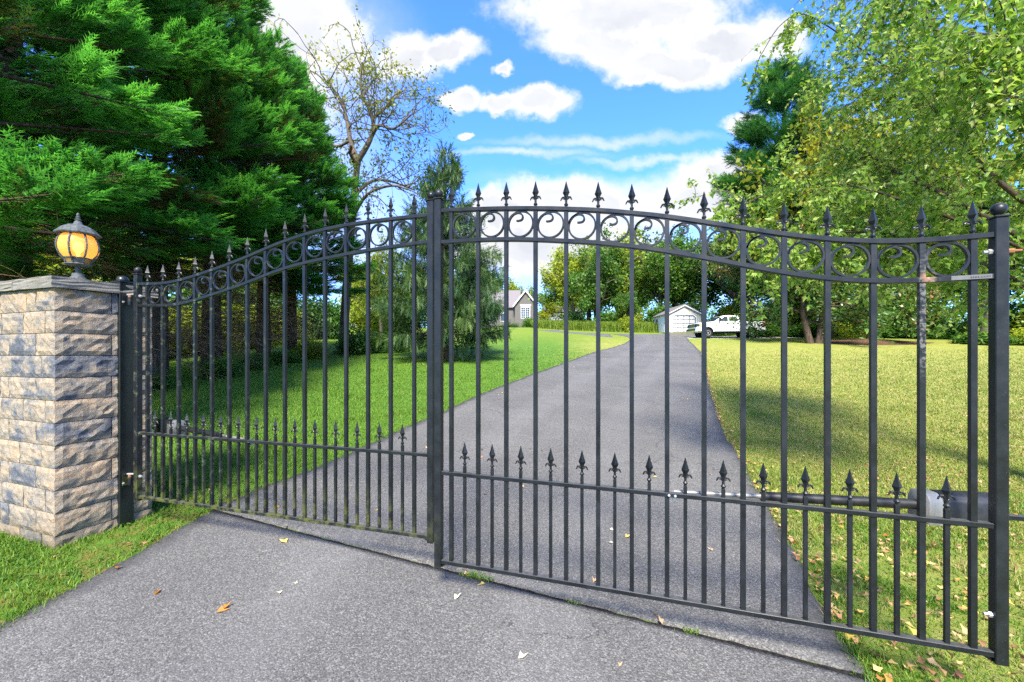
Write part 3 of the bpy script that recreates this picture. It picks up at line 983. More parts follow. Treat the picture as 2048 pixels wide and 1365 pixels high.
def rough_block(a0, a1, b0, b1, z0, z1, face_a, face_b, seed):
    """block with a chiselled look on the exposed faces; a grows left, b grows to the back"""
    gg = np.random.default_rng(seed)
    bm = bmesh.new()
    na, nb, nz = max(2, int((a1 - a0) / .045)), max(2, int((b1 - b0) / .045)), 5
    j = .004
    a0, a1, b0, b1, z0, z1 = a0 + j, a1 - j, b0 + j, b1 - j, z0 + .0025, z1 - .0025
    if face_a:
        b0 -= j
    if face_b:
        a0 -= j
    vs = {}

    def vert(i, k, l):
        key = (i, k, l)
        if key in vs:
            return vs[key]
        a = a0 + (a1 - a0) * i / na
        b = b0 + (b1 - b0) * k / nb
        z = z0 + (z1 - z0) * l / nz
        ed = (l in (0, nz))
        if face_a and k == 0:            # left face bulges towards -b
            e = ed or i in (0, na)
            b -= gg.uniform(-.004, .004) + (0 if e else gg.uniform(.006, .017))
        if face_b and i == 0:
            e = ed or k in (0, nb)
            a -= gg.uniform(-.004, .004) + (0 if e else gg.uniform(.006, .017))
        vs[key] = bm.verts.new(pil(a, b, z))
        return vs[key]
    quads = []
    for l in range(nz):
        for i in range(na):
            quads.append((vert(i, 0, l), vert(i + 1, 0, l), vert(i + 1, 0, l + 1), vert(i, 0, l + 1)))
        for k in range(nb):
            quads.append((vert(0, k, l), vert(0, k + 1, l), vert(0, k + 1, l + 1), vert(0, k, l + 1)))
    for l, fl in ((nz, 0), (0, 1)):
        quads.append([vert(i, 0, l) for i in range(na + 1)] + [vert(na, nb, l)] + [vert(0, k, l) for k in range(nb, 0, -1)])
    quads.append([vert(na, 0, l) for l in range(nz + 1)] + [vert(na, nb, nz), vert(na, nb, 0)])
    quads.append([vert(0, nb, l) for l in range(nz + 1)] + [vert(na, nb, nz), vert(na, nb, 0)])
    for qd in quads:
        try:
            bm.faces.new(qd)
        except ValueError:
            pass
    bmesh.ops.recalc_face_normals(bm, faces=bm.faces)
    bmesh.ops.triangulate(bm, faces=[f for f in bm.faces if len(f.verts) > 4])
    me = bpy.data.meshes.new('stone_block')
    bm.to_mesh(me)
    bm.free()
    me.materials.append(M['stone'])
    return link('stone_block', me, pillar)


MB().box((.03, .03, -.1), (PW - .02, PD - .03, PH - .02), Matrix((( ea[0], eb[0], 0, 0), (ea[1], eb[1], 0, 0), (0, 0, 1, 0), (0, 0, 0, 1)))).build('core', M['joint'], pillar)
sd = 100
for r in range(NC):
    z1 = PH - r * CH
    z0 = z1 - CH
    sd += 10
    if r % 2 == 0:
        cr_, br = .30, .40
        rough_block(0, cr_, 0, br, z0, z1, True, True, sd)
        rough_block(0, .24, br, PD, z0, z1, False, True, sd + 1)
        ls = [cr_, cr_ + (.16 if r == 0 else .46), cr_ + .62, PW]
    else:
        cr_ = .15 + .06 * ((r // 2) % 2)
        rough_block(0, cr_, 0, PD, z0, z1, True, True, sd)
        ls = [cr_, cr_ + .36, cr_ + .74, PW]
    for k in range(3):
        rough_block(ls[k], ls[k + 1], 0, .24, z0, z1, True, False, sd + 2 + k)


def cap_slab(a0, a1, b0, b1, z0, z1, seed):
    bm = bmesh.new()
    bmesh.ops.create_cube(bm, size=1)
    for v in bm.verts:
        a = a0 if v.co.x < 0 else a1
        b = b0 if v.co.y < 0 else b1
        v.co = pil(a, b, z0 if v.co.z < 0 else z1)
    bmesh.ops.subdivide_edges(bm, edges=bm.edges, cuts=5, use_grid_fill=True)
    bmesh.ops.recalc_face_normals(bm, faces=bm.faces)
    gg = np.random.default_rng(seed)
    for v in bm.verts:
        v.co += Vector(gg.uniform(-.005, .005, 3))
    me = bpy.data.meshes.new('cap_stone')
    bm.to_mesh(me)
    bm.free()
    me.materials.append(M['cap'])
    link('cap_stone', me, pillar)


CT = PH + .098
cap_slab(-.035, .60, -.035, PD + .03, PH + .002, CT, 1)
cap_slab(.603, PW + .03, -.035, PD + .03, PH + .001, CT - .003, 2)

# ------------------------------------------------------------------ lamp on the pillar
LX, LY = PC + ea * .50 + eb * .375
lamp = thing('post_lamp', 'lit amber globe lantern with grey metal hood on the stone pillar', 'lamp', (LX, LY, CT - .003), R(22))
MB().lathe([(.075, 0), (.075, .055), (.068, .075), (.048, .10), (.046, .125), (.030, .13)], 14).build('base', M['lampmetal'], lamp, True)
MB().lathe([(.022, .12), (.020, .20), (.030, .205)], 10).build('neck', M['lampmetal'], lamp, True)
MB().lathe([(.022, .20), (.095, .208), (.105, .215), (.100, .225), (.085, .23)], 8).build('gallery', M['lampmetal'], lamp)
gp = [(.088, .232), (.103, .270), (.135, .31), (.152, .36), (.155, .40), (.145, .45), (.125, .495), (.110, .51)]
NP = 8
for k in range(NP):
    V, F = [], []
    for r_, z_ in gp:
        for j in range(5):
            q = 2 * PI * (k + j / 4) / NP
            V.append((r_ * math.cos(q), r_ * math.sin(q), z_))
    for i in range(len(gp) - 1):
        for j in range(4):
            F.append((i * 5 + j, i * 5 + j + 1, (i + 1) * 5 + j + 1, (i + 1) * 5 + j))
    mk('glass_panel', V, F, M['amber'], lamp, True)
for k in range(NP):
    q = 2 * PI * k / NP
    MB().tube([((r_ + .006) * math.cos(q), (r_ + .006) * math.sin(q), z_) for r_, z_ in gp], .0085, 5).build('rib', M['lampmetal'], lamp)
MB().lathe([(.104, .268), (.110, .270), (.110, .281), (.104, .283)], 16).build('hoop', M['lampmetal'], lamp)
for k in range(0, NP, 2):
    q0, q1 = 2 * PI * k / NP, 2 * PI * (k + 1) / NP
    V = []
    for r_, z_ in ((.0905, .229), (.1075, .268)):
        for qq in (q0, (q0 + q1) / 2, q1):
            V.append((r_ * math.cos(qq), r_ * math.sin(qq), z_))
    V += [(v[0] * 1.02, v[1] * 1.02, v[2]) for v in V]
    mk('skirt_plate', V, [(0, 1, 4, 3), (1, 2, 5, 4), (7, 6, 9, 10), (8, 7, 10, 11)], M['lampmetal'], lamp)
hood = MB().lathe([(.100, .505), (.168, .510), (.172, .520), (.150, .545), (.120, .580), (.090, .600), (.045, .612), (.040, .62)], 8).build('hood', M['lampmetal'], lamp)
MB().lathe([(.040, .61), (.030, .64), (.018, .655), (.026, .662), (.026, .668), (.012, .675), (.018, .685), (.018, .692), (.010, .70), (.015, .71), (.012, .722), (.004, .735)], 10).build('spire', M['lampmetal'], hood, True)
MB().lathe([(.012, .30), (.016, .33), (.034, .36), (.042, .39), (.034, .425), (.015, .445)], 10).build('bulb', M['bulb'], lamp, True)

# ------------------------------------------------------------------ the double gate
# finial: collar, two curled side leaves and a four-sided spear; origin at the top of the bar
fb = MB()
fb.lathe([(.0085, -.004), (.0085, .006), (.013, .010), (.014, .016), (.010, .021), (.0075, .026), (.0075, .046)], 8)
for sg in (-1, 1):
    pts = [(sg * x, 0, z) for x, z in ((.002, .042), (.007, .055), (.015, .063), (.025, .062), (.032, .053), (.034, .046), (.039, .044))]
    fb.tube(pts, [.006, .0066, .0066, .006, .005, .004, .002], 6)
    fb.tube([(sg * .006, 0, .046), (sg * .013, 0, .052), (sg * .022, 0, .052)], [.003, .0035, .0025], 5)
rings = [(.0075, .042), (.012, .060), (.0135, .074), (.0215, .090), (.0225, .094), (.0195, .100), (.011, .128), (.005, .152), (.0015, .166)]
V, F = [], []
for r_, z_ in rings:
    V += [(r_, 0, z_), (0, r_, z_), (-r_, 0, z_), (0, -r_, z_)]
for i in range(len(rings) - 1):
    for j in range(4):
        F.append((i * 4 + j, i * 4 + (j + 1) % 4, (i + 1) * 4 + (j + 1) % 4, (i + 1) * 4 + j))
F.append((32, 33, 34, 35))
fb.add(V, F)
fin0 = fb.build('finial', M['gate'])
FIN = fin0.data
bpy.data.objects.remove(fin0)


def bar_along(path, w, h, name, parent, mat_=None):
    """rectangular bar swept along a path in the leaf's x-z plane (path gives its top edge)"""
    V, F = [], []
    for (x, z) in path:
        V += [(x, -w / 2, z - h), (x, w / 2, z - h), (x, w / 2, z), (x, -w / 2, z)]
    for i in range(len(path) - 1):
        for j in range(4):
            F.append((i * 4 + j, i * 4 + (j + 1) % 4, (i + 1) * 4 + (j + 1) % 4, (i + 1) * 4 + j))
    n = len(path) - 1
    F += [(0, 1, 2, 3), (n * 4 + 3, n * 4 + 2, n * 4 + 1, n * 4)]
    mb = MB()
    mb.add(V, F)
    return mb.build(name, mat_ or M['gate'], parent, False, None, .0022)


def ribbon(path, w, th, name, parent, loc):
    """flat strip bent along a path in x-z"""
    P = np.array(path)
    d = unit(np.gradient(P, axis=0))
    nn = np.c_[-d[:, 1], d[:, 0]] * th / 2
    V, F = [], []
    for p, q in zip(P, nn):
        V += [(p[0] - q[0], -w / 2, p[1] - q[1]), (p[0] - q[0], w / 2, p[1] - q[1]), (p[0] + q[0], w / 2, p[1] + q[1]), (p[0] + q[0], -w / 2, p[1] + q[1])]
    n = len(P)
    for i in range(n - 1):
        for j in range(4):
            F.append((i * 4 + j, i * 4 + (j + 1) % 4, (i + 1) * 4 + (j + 1) % 4, (i + 1) * 4 + j))
    F += [(0, 1, 2, 3), ((n - 1) * 4 + 3, (n - 1) * 4 + 2, (n - 1) * 4 + 1, (n - 1) * 4)]
    return V, F


def spline(pts, n):
    pts = np.array(pts, float)
    outp = []
    for i in range(len(pts) - 1):
        p0, p1, p2, p3 = pts[max(i - 1, 0)], pts[i], pts[i + 1], pts[min(i + 2, len(pts) - 1)]
        for k in range(n):
            q = k / n
            outp.append(.5 * (2 * p1 + (p2 - p0) * q + (2 * p0 - 5 * p1 + 4 * p2 - p3) * q * q + (3 * p1 - p0 - 3 * p2 + p3) * q ** 3))
    outp.append(pts[-1])
    return np.array(outp)


def scroll_mesh(mirror):
    r_ = .0845
    q = np.linspace(0, 2 * PI, 33)
    c = np.c_[np.cos(q), np.sin(q)] * r_
    hk = spline([(-.98, .20), (-.92, .48), (-.66, .77), (-.25, .90), (.08, .76), (.17, .50), (.05, .31), (-.22, .27), (-.34, .29)], 4) * r_
    mb = MB()
    for path in (c, hk):
        pth = path * np.array((mirror, 1))
        V, F = ribbon(pth, .019, .0105, '', None, None)
        mb.add(V, F)
    for sx_, sz_ in ((1, 0), (-1, 0), (0, 1), (0, -1)):     # weld beads to bars and rails
        mb.box((sx_ * .0885 - .003, -.005, sz_ * .0885 - .003), (sx_ * .0885 + .003, .005, sz_ * .0885 + .003))
    o = mb.build('scroll', M['gate'])
    me = o.data
    bpy.data.objects.remove(o)
    return me


def square_post(parent, name, x0, x1, w, z0, z1, m_, ball=.031, capw=.006):
    p = MB().box((x0, -w / 2, z0), (x1, w / 2, z1)).build(name, m_, parent, False, None, .003)
    MB().box((x0 - capw, -w / 2 - capw, z1 + .0005), (x1 + capw, w / 2 + capw, z1 + .010)).build('post_cap', m_, p, False, None, .003)
    cx = (x0 + x1) / 2
    prof = [(.010, z1 + .009), (.012, z1 + .016)]
    for k in range(1, 10):
        q = -PI / 2 + PI * k / 10
        prof.append((ball * math.cos(q), z1 + .013 + ball + ball * math.sin(q)))
    prof.append((.002, z1 + .013 + 2 * ball))
    MB().lathe(prof, 16, (cx, 0, 0)).build('ball_finial', m_, p, True)
    return p


def nut(parent, loc, axis, m_=None, r_=.013, L=.022):
    mb = MB()
    a = Vector(axis).normalized()
    p = Vector(loc)
    mb.tube([p, p + a * L * .5], r_, 6)
    mb.tube([p + a * L * .5, p + a * L], r_ * .55, 8)
    return mb.build('bolt', m_ or M['steel'], parent)


def gate_leaf(P0, ang, p, zb, zm, top, low, mirror, hinge_left, label, sz):
    root = thing('gate_leaf', label, 'gate', (P0[0], P0[1], 0), -ang)
    W_ = 14 * p
    tp = np.array(top)
    lo = np.array(low)

    def ft(u):
        return np.interp(u / p, tp[:, 0], tp[:, 1]) + EYE

    def fl(u):
        return np.interp(u / p, lo[:, 0], lo[:, 1]) + EYE
    # smooth both profiles a little
    e0 = -.52 * p if hinge_left else -.36 * p
    e1 = W_ + (.58 if hinge_left else .36) * p
    us = np.linspace(e0, e1, 60)
    ker = np.ones(5) / 5

    def sm(fn):
        v = fn(us)
        vp = np.pad(v, 2, mode='edge')
        return np.convolve(vp, ker, 'valid')
    tv, lv = sm(ft), sm(fl)
    x0, x1 = e0, e1
    bar_along(list(zip(us, tv)), .038, .026, 'top_rail', root)
    bar_along(list(zip(us, lv)), .038, .026, 'scroll_rail', root)
    bar_along([(x0, zm), (x1, zm)], .038, .025, 'middle_rail', root)
    bar_along([(x0, zb), (x1, zb)], .038, .027, 'bottom_rail', root)
    pl = square_post(root, 'hinge_post' if hinge_left else 'latch_post', x0 - .0508, x0, .0508, zb - .055, sz[0], M['gate'])
    pr = square_post(root, 'latch_post' if hinge_left else 'hinge_post', x1, x1 + .0508, .0508, zb - .055, sz[1], M['gate'])
    sm_me = scroll_mesh(mirror)
    for i in range(15):
        u = i * p
        zt, zl = float(np.interp(u, us, tv)), float(np.interp(u, us, lv))
        mb = MB()
        h = .0127
        mb.box((u - h, -h, zb - .001), (u + h, h, zm - .024))
        mb.box((u - h, -h, zm - .001), (u + h, h, zl - .025))
        mb.box((u - h, -h, zl - .003), (u + h, h, zt - .022))
        mb.box((u - .006, -.006, zt - .004), (u + .006, .006, zt + .003))
        pk = mb.build('picket', M['gate'], root)
        link('finial', FIN, pk, (u, 0, zt + .002))
        if i < 14:
            u2 = u + p / 2
            z2 = (float(np.interp(u2, us, tv)) - .026 + float(np.interp(u2, us, lv))) / 2
            link('scroll', sm_me, root, (u2, 0, z2))
            h2 = .0096
            mb = MB()
            mb.box((u2 - h2, -h2, zb - .001), (u2 + h2, h2, zm - .024))
            mb.box((u2 - h2, -h2, zm - .001), (u2 + h2, h2, zm + .047))
            sp_ = mb.build('short_picket', M['gate'], root)
            f_ = link('finial', FIN, sp_, (u2, 0, zm + .05))
            f_.scale = (1, 1, .99)
    return root, x0, x1, us, tv, lv


topR = [(-.6, 1.024), (0, 1.022), (1, 1.007), (2, .990), (3, .970), (4, .944), (5, .915), (6, .877), (7, .834), (8, .782), (9, .726), (10, .674), (11, .630), (12, .599), (13, .588), (14, .591), (14.6, .599)]
lowR = [(-.6, .802), (0, .801), (1, .796), (2, .784), (3, .764), (4, .738), (5, .711), (6, .673), (7, .628), (8, .574), (9, .518), (10, .461), (11, .418), (12, .392), (13, .386), (14, .389), (14.6, .394)]
topL = [(-.75, .700), (0, .690), (1, .684), (2, .698), (3, .734), (4, .774), (5, .818), (6, .868), (7, .926), (8, .978), (9, 1.018), (10, 1.045), (11, 1.062), (12, 1.070), (13, 1.074), (14, 1.074), (14.5, 1.072)]
lowL = [(-.75, .483), (0, .481), (1, .473), (2, .478), (3, .508), (4, .550), (5, .592), (6, .640), (7, .696), (8, .746), (9, .779), (10, .802), (11, .824), (12, .842), (13, .853), (14, .866), (14.5, .868)]
rleaf, rx0, rx1, rus, rtv, rlv = gate_leaf((-.4257, 2.92), R(17.6), .2032, EYE - 1.455, EYE - .829, topR, lowR, 1, False,
                                           'dark iron gate leaf over the leaf strewn lawn, with a silver sticker', (EYE + 1.092, EYE + .662))
lleaf, lx0, lx1, lus, ltv, llv = gate_leaf((-3.5445, 4.037), R(16.39), .2075, EYE - 1.387, EYE - .763, topL, lowL, -1, True,
                                           'mossy dark iron gate leaf hung beside the stone pillar', (EYE + .775, EYE + 1.165))
# bolts, brackets and the maker's sticker on the right leaf
nut(rleaf, (rx1, 0, EYE + .50), (-1, 0, .0), None, .014, .032)
nut(rleaf, (rx1, 0, EYE - 1.28), (-1, 0, .0), None, .014, .032)
nut(rleaf, (7.05 * .2032, -.0195, EYE - .842), (0, -1, 0), None, .008, .012)
nut(rleaf, (7.22 * .2032, -.0195, EYE - .842), (0, -1, 0), None, .008, .012)
for (lf, xx, sg, zb) in ((rleaf, rx0, 1, EYE - 1.455), (rleaf, rx1, -1, EYE - 1.455), (lleaf, lx1, -1, EYE - 1.387)):
    MB().prism([(xx + sg * .0005, zb - .0275), (xx + sg * .045, zb - .0275), (xx + sg * .0005, zb - .055)][::sg], -.003, .003).build('corner_gusset', M['gate'], lf)
zs = float(np.interp(rx1 - .08, rus, rlv))
tilt = math.atan2(float(np.interp(rx1, rus, rlv) - np.interp(rx1 - .20, rus, rlv)), .20)
stk = MB().box((-.155, -.0006, -.0105), (.002, .0002, .0105)).build('sticker', M['decal'], rleaf)
stk.location = (rx1 - .012, -.0197, zs - .0100)
stk.rotation_euler = (0, -tilt, 0)
cu = bpy.data.curves.new('lettering', 'FONT')
cu.body = 'ates.com'
cu.size = .0165
cu.extrude = .0002
cu.space_character = 1.05
tmp = bpy.data.objects.new('lettering', cu)
C.objects.link(tmp)
dgr = bpy.context.evaluated_depsgraph_get()
me = bpy.data.meshes.new_from_object(tmp.evaluated_get(dgr))
bpy.data.objects.remove(tmp)
me.materials.clear()
me.materials.append(M['ink'])
xs_ = np.empty(len(me.vertices) * 3, np.float32)
me.vertices.foreach_get('co', xs_)
wtx = xs_[0::3].max()
link('lettering', me, stk, (-.082, -.0010, -.0055), (R(90), 0, 0), (.078 / wtx, 1.0, 1.0))

nut(rleaf, (rx1 + .0508, 0, EYE + .50), (1, 0, 0), M['rust'], .012, .06)
# hinge bolts on the left leaf
nut(lleaf, (lx0, 0, EYE + .565), (1, 0, 0), None, .014, .03)
nut(lleaf, (lx0, 0, EYE - 1.20), (1, 0, 0), None, .014, .03)

# ------------------------------------------------------------------ support post of the left leaf
HP = np.array((-3.5445, 4.037))
du = np.array((math.cos(R(16.39)), -math.sin(R(16.39))))
dv = np.array((math.sin(R(16.39)), math.cos(R(16.39))))
pp = HP + du * -.315 + dv * -.02
hpost = thing('support_post', 'thick black square post in front of the stone pillar', 'post', (pp[0], pp[1], 0), -R(16.39))
MB().box((-.06, -.06, -.3), (.06, .06, EYE + .700)).build('shaft', M['post'], hpost, False, None, .004)
MB().box((-.066, -.066, EYE + .7005), (.066, .066, EYE + .712)).build('post_cap', M['post'], hpost, False, None, .003)
prof = [(.03, EYE + .711)]
for k in range(1, 9):
    q = -.35 + (PI / 2 + .35) * k / 8
    prof.append((.052 * math.cos(q), EYE + .725 + .048 * math.sin(q)))
MB().lathe(prof, 18).build('ball_finial', M['post'], hpost, True)
for zc in (EYE + .565, EYE - 1.20):
    hg = MB().box((.0605, -.040, zc - .09), (.068, .030, zc + .02)).build('hinge_plate', M['gate'], hpost)
    MB().tube([(.100, .0, zc - .085), (.100, .0, zc - .01)], .018, 10).build('hinge_barrel', M['gate'], hg, True)
    MB().tube([(.100, .0, zc - .0095), (.100, .0, zc + .012)], .013, 8).build('hinge_washer', M['rust'], hg, True)
    MB().tube([(.068, .0, zc + .016), (.157, .012, zc + .020)], .009, 8).build('hinge_pin', M['steel'], hg, True)
    MB().tube([(.088, -.040, zc - .06), (.088, -.052, zc - .06)], .009, 6).build('hinge_nut', M['steel'], hg)
for zc in (EYE - .72, EYE - .84):
    nut(hpost, (-.02, -.0602, zc), (0, -1, 0), M['rust'], .008, .02)


# ------------------------------------------------------------------ gate openers
def opener(leaf_loc, ang, u_h, v_h, z_h, u_a, v_a, z_a, sg, label):
    """ram opener: housing near the hinge, arm running to a bracket on the middle rail; local frame of the leaf"""
    root = thing('gate_opener', label, 'gate opener', (leaf_loc[0], leaf_loc[1], 0), -ang)
    A = Vector((u_h, v_h, z_h))
    B = Vector((u_a, v_a, z_a))
    d = (B - A).normalized()
    L = (B - A).length
    Mx = Matrix((d, Vector((-d.y, d.x, 0)).normalized(), d.cross(Vector((-d.y, d.x, 0)).normalized()))).transposed().to_4x4()
    Mx.translation = A
    if Mx.to_3x3().determinant() < 0:
        pass

    def put(o):
        o.matrix_local = Mx
        return o
    hz = [(-.072, -.085), (-.072, .035), (-.06, .062), (-.03, .078), (.03, .078), (.06, .062), (.072, .035), (.072, -.085)]
    V = []
    xs = ((-.36, .75), (-.35, .95), (-.30, 1.0), (-.06, 1.0), (-.05, .98))
    for x, s in xs:
        V += [(x, a * s, b_ * s) for a, b_ in hz]
    n = len(hz)
    F = [tuple(range(n))[::-1], tuple((len(xs) - 1) * n + i for i in range(n))]
    for i in range(len(xs) - 1):
        for j in range(n):
            F.append((i * n + j, i * n + (j + 1) % n, (i + 1) * n + (j + 1) % n, (i + 1) * n + j))
    mb = MB()
    mb.add(V, F)
    put(mb.build('motor_housing', M['plastic'], root, True, None, .006, 2))
    V = []
    for x, s in ((-.048, .99), (-.04, 1.03), (.02, 1.03), (.035, .8)):
        V += [(x, a * s, b_ * s) for a, b_ in hz]
    F = [tuple(range(n))[::-1], tuple(3 * n + i for i in range(n))]
    for i in range(3):
        for j in range(n):
            F.append((i * n + j, i * n + (j + 1) % n, (i + 1) * n + (j + 1) % n, (i + 1) * n + j))
    mb = MB()
    mb.add(V, F)
    put(mb.build('housing_collar', M['alu'], root, True))
    put(MB().tube([(.03, 0, 0), (L * .60, 0, 0)], .028, 12).build('ram_sleeve', M['plastic'], root, True))
    put(MB().tube([(L * .598, 0, 0), (L * .63, 0, 0)], .026, 12).build('ram_gland', M['blacktrim'], root, True))
    put(MB().tube([(L * .62, 0, 0), (L, 0, 0)], .014, 10).build('ram_rod', M['alu'], root, True))
    MB().box((u_a - .03, .0198, z_a - .03), (u_a + .03, .026, z_a + .012)).build('rod_bracket', M['steel'], root)
    MB().tube([(u_a, .02, z_a - .003), (u_a, v_a + .02, z_a - .003)], .009, 8).build('bracket_pin', M['steel'], root, True)
    back = A - d * .33
    MB().box((back.x - .025 + sg * .05, back.y - .02, z_h - .03), (back.x + .025 + sg * .16, back.y + .02, z_h - .052)).build('mounting_arm', M['gate'], root)
    return root


opener((-.4257, 2.92), R(17.6), 2.78, .26, EYE - .845, 7.2 * .2032, .055, EYE - .842, 1, 'black ram opener over the dry lawn, arm running to the sticker-bearing gate leaf')
opener((-3.5445, 4.037), R(16.39), -.16, .38, EYE - .79, 1.25, .055, EYE - .785, -1, 'weathered ram opener over green grass behind the mossy gate leaf')


# ================================================================== trees
def conifer_parts(seed, H, RB, zlow, nb, npl, plen, pitch, prof_pow=.75, droop=.12, k=5, pw=.05, side_ang=36, curve=.0, hang=0.0, tdark=.5):
    """crown arrays, branch tubes and trunk tube of a conifer standing at the origin"""
    g = np.random.default_rng(seed)
    B, D, UP, LL, T = [], [], [], [], []
    tubes = []
    for i in range(nb):
        tz = (i + g.uniform(0, 1)) / nb
        z = zlow + (H - zlow) * tz ** 1.05
        rel = (z - zlow) / (H - zlow)
        L = RB * (1 - rel ** (1 / prof_pow)) ** prof_pow * g.uniform(.68, 1.12) + .25
        L *= min(1, .72 + rel * 2.5)
        az = g.uniform(0, 2 * PI)
        pt = R(pitch[0] + (pitch[1] - pitch[0]) * rel + g.normal(0, 7))
        d = np.array((math.cos(az) * math.cos(pt), math.sin(az) * math.cos(pt), math.sin(pt)))
        sv = np.array((-math.sin(az), math.cos(az), 0))
        q = np.linspace(0, 1, 6)
        sway = g.normal(0, .12)
        pts = np.array((0, 0, z)) + d * L * q[:, None] + sv * (L * sway * q ** 2)[:, None] + np.array((0, 0, 1)) * (curve * L * q ** 2)[:, None]
        tubes.append((pts, (.012 + .011 * L) * (1 - .85 * q)))
        n = max(4, int(npl * (L / RB) ** 1.25))
        tt = g.uniform(.30, 1.02, n) ** .75
        p = np.stack([np.interp(tt, q, pts[:, c]) for c in range(3)], 1)
        sp_ = g.normal(0, 1, n)
        dirb = d[None] * g.uniform(.35, 1.1, n)[:, None] + sv[None] * (sp_ * .75)[:, None] + np.array((0, 0, 1))[None] * g.normal(.10, .32, n)[:, None]
        p = p + sv[None] * (sp_ * .16 * L * (1.15 - tt))[:, None] + np.array((0, 0, 1))[None] * g.normal(0, .10, n)[:, None]
        if hang:
            hk = g.uniform(0, 1, n) < hang
            dirb[hk] = dirb[hk] * .25 + np.array((0, 0, -1)) * g.uniform(.7, 1.2, hk.sum())[:, None]
        up = np.array((0, 0, 1))[None] + g.normal(0, .45, (n, 3)) + d[None] * .1
        B.append(p)
        D.append(dirb)
        UP.append(up)
        LL.append(plen * g.uniform(.6, 1.25, n) * (.7 + .3 * L / RB))
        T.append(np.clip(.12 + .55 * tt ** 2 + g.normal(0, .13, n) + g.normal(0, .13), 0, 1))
    B, D, UP, LL, T = map(np.concatenate, (B, D, UP, LL, T))
    V, F, per = plumes(B, D, UP, LL, k, pw, side_ang, droop, g)
    tint = np.repeat(T, per) + g.normal(0, .04, len(V))
    q = np.linspace(0, 1, 9)
    wob = np.cumsum(g.normal(0, .03, (9, 2)), 0)
    trunk = (np.c_[wob * np.minimum(q, .5)[:, None] * 2, q * H * .985], (.022 * H) * (1 - q) ** .8 + .015)
    return V, F, np.clip(tint, 0, 1), tubes, trunk


def mesh_of(name, V, F, m, attrs=None, smooth=False):
    o = mk(name, V, F, m, None, smooth, None, attrs)
    me = o.data
    bpy.data.objects.remove(o)
    return me


def dead_twigs(seed, z0, z1, n, Lr):
    g = np.random.default_rng(seed)
    tubes = []
    for i in range(n):
        z = g.uniform(z0, z1)
        az = g.uniform(0, 2 * PI)
        L = g.uniform(*Lr)
        d = np.array((math.cos(az), math.sin(az), g.uniform(-.25, .35)))
        q = np.linspace(0, 1, 5)
        pts = np.array((0, 0, z)) + d * L * q[:, None] + np.c_[g.normal(0, .07, (5, 3)).cumsum(0)] * q[:, None] - np.c_[0 * q, 0 * q, .2 * q ** 2 * L]
        tubes.append((pts, .020 * (1 - .75 * q)))
        for j in range(9):
            t_ = g.uniform(.25, .95)
            p0 = np.array([np.interp(t_, q, pts[:, c]) for c in range(3)])
            dd = unit(d + g.normal(0, .7, 3)) * g.uniform(.25, .75)
            qq = np.linspace(0, 1, 3)
            tubes.append((p0 + dd * qq[:, None] - np.c_[0 * qq, 0 * qq, .1 * qq ** 2], .0085 * (1 - .6 * qq)))
    return tubes


def cypress_parts(seed, H, RB, zlow, nb):
    """tall cypress: separate flat boughs, each with side branchlets carrying feathery sprays at their outer ends"""
    g = np.random.default_rng(seed)
    B, D, UP, LL, T, tubes = [], [], [], [], [], []
    for i in range(nb):
        rel = ((i + g.uniform(0, 1)) / nb) ** .92
        z = zlow + (H - zlow) * rel
        L = (RB * (1 - rel ** 1.5) ** .8 + .35) * g.uniform(.66, 1.18)
        az = i * 2.39996 + g.normal(0, .35)
        pt = R(2 + 50 * rel + g.normal(0, 8))
        d = np.array((math.cos(az) * math.cos(pt), math.sin(az) * math.cos(pt), math.sin(pt)))
        sv = np.array((-math.sin(az), math.cos(az), 0))
        up = unit(np.cross(d, sv)) * -1
        up = up if up[2] > 0 else -up
        q = np.linspace(0, 1, 6)
        pts = np.array((0, 0, z)) + d * L * q[:, None] + sv * (L * g.normal(0, .12) * q ** 2)[:, None] + np.array((0, 0, 1)) * (L * g.uniform(-.12, .12) * q ** 2)[:, None]
        tubes.append((pts, (.012 + .011 * L) * (1 - .85 * q)))
        tone = g.normal(0, .12)
        ns = int(8 + 6 * L)
        for k in range(ns):
            t_ = .34 + .66 * ((k + g.uniform(0, 1)) / ns) ** .8
            p0 = np.array([np.interp(t_, q, pts[:, c]) for c in range(3)])
            sg = 1 if k % 2 else -1
            Ls = (.30 + .42 * L * (1.08 - t_)) * g.uniform(.7, 1.15)
            ds = unit(d * g.uniform(.65, 1.1) + sv * sg * g.uniform(.35, .95) + up * g.normal(.05, .16))
            tubes.append((p0 + ds * Ls * np.array((0, .5, 1))[:, None], np.array((.007, .005, .002))))
            n = max(4, int(8.5 * (.45 + Ls)))
            tt = g.uniform(.25, 1.05, n) ** .8
            p = p0 + ds * Ls * tt[:, None] + g.normal(0, .035, (n, 3)) + up * g.normal(0, .05, n)[:, None]
            B.append(p)
            D.append(ds * g.uniform(.7, 1.2, n)[:, None] + d * .35 + sv * g.normal(0, .5, n)[:, None] + up * g.normal(.12, .22, n)[:, None])
            UP.append(up + g.normal(0, .38, (n, 3)))
            LL.append(g.uniform(.26, .52, n) * (.75 + .25 * Ls))
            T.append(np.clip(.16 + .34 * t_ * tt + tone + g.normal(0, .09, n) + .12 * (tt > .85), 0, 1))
    B, D, UP, LL, T = map(np.concatenate, (B, D, UP, LL, T))
    V, F, per = plumes(B, D, UP, LL, 5, .046, 33, .12, g)
    tint = np.repeat(T, per) + g.normal(0, .04, len(V))
    q = np.linspace(0, 1, 9)
    wob = np.cumsum(g.normal(0, .03, (9, 2)), 0)
    trunk = (np.c_[wob * np.minimum(q, .5)[:, None] * 2, q * H * .985], (.022 * H) * (1 - q) ** .8 + .015)
    return V, F, np.clip(tint, 0, 1), tubes, trunk


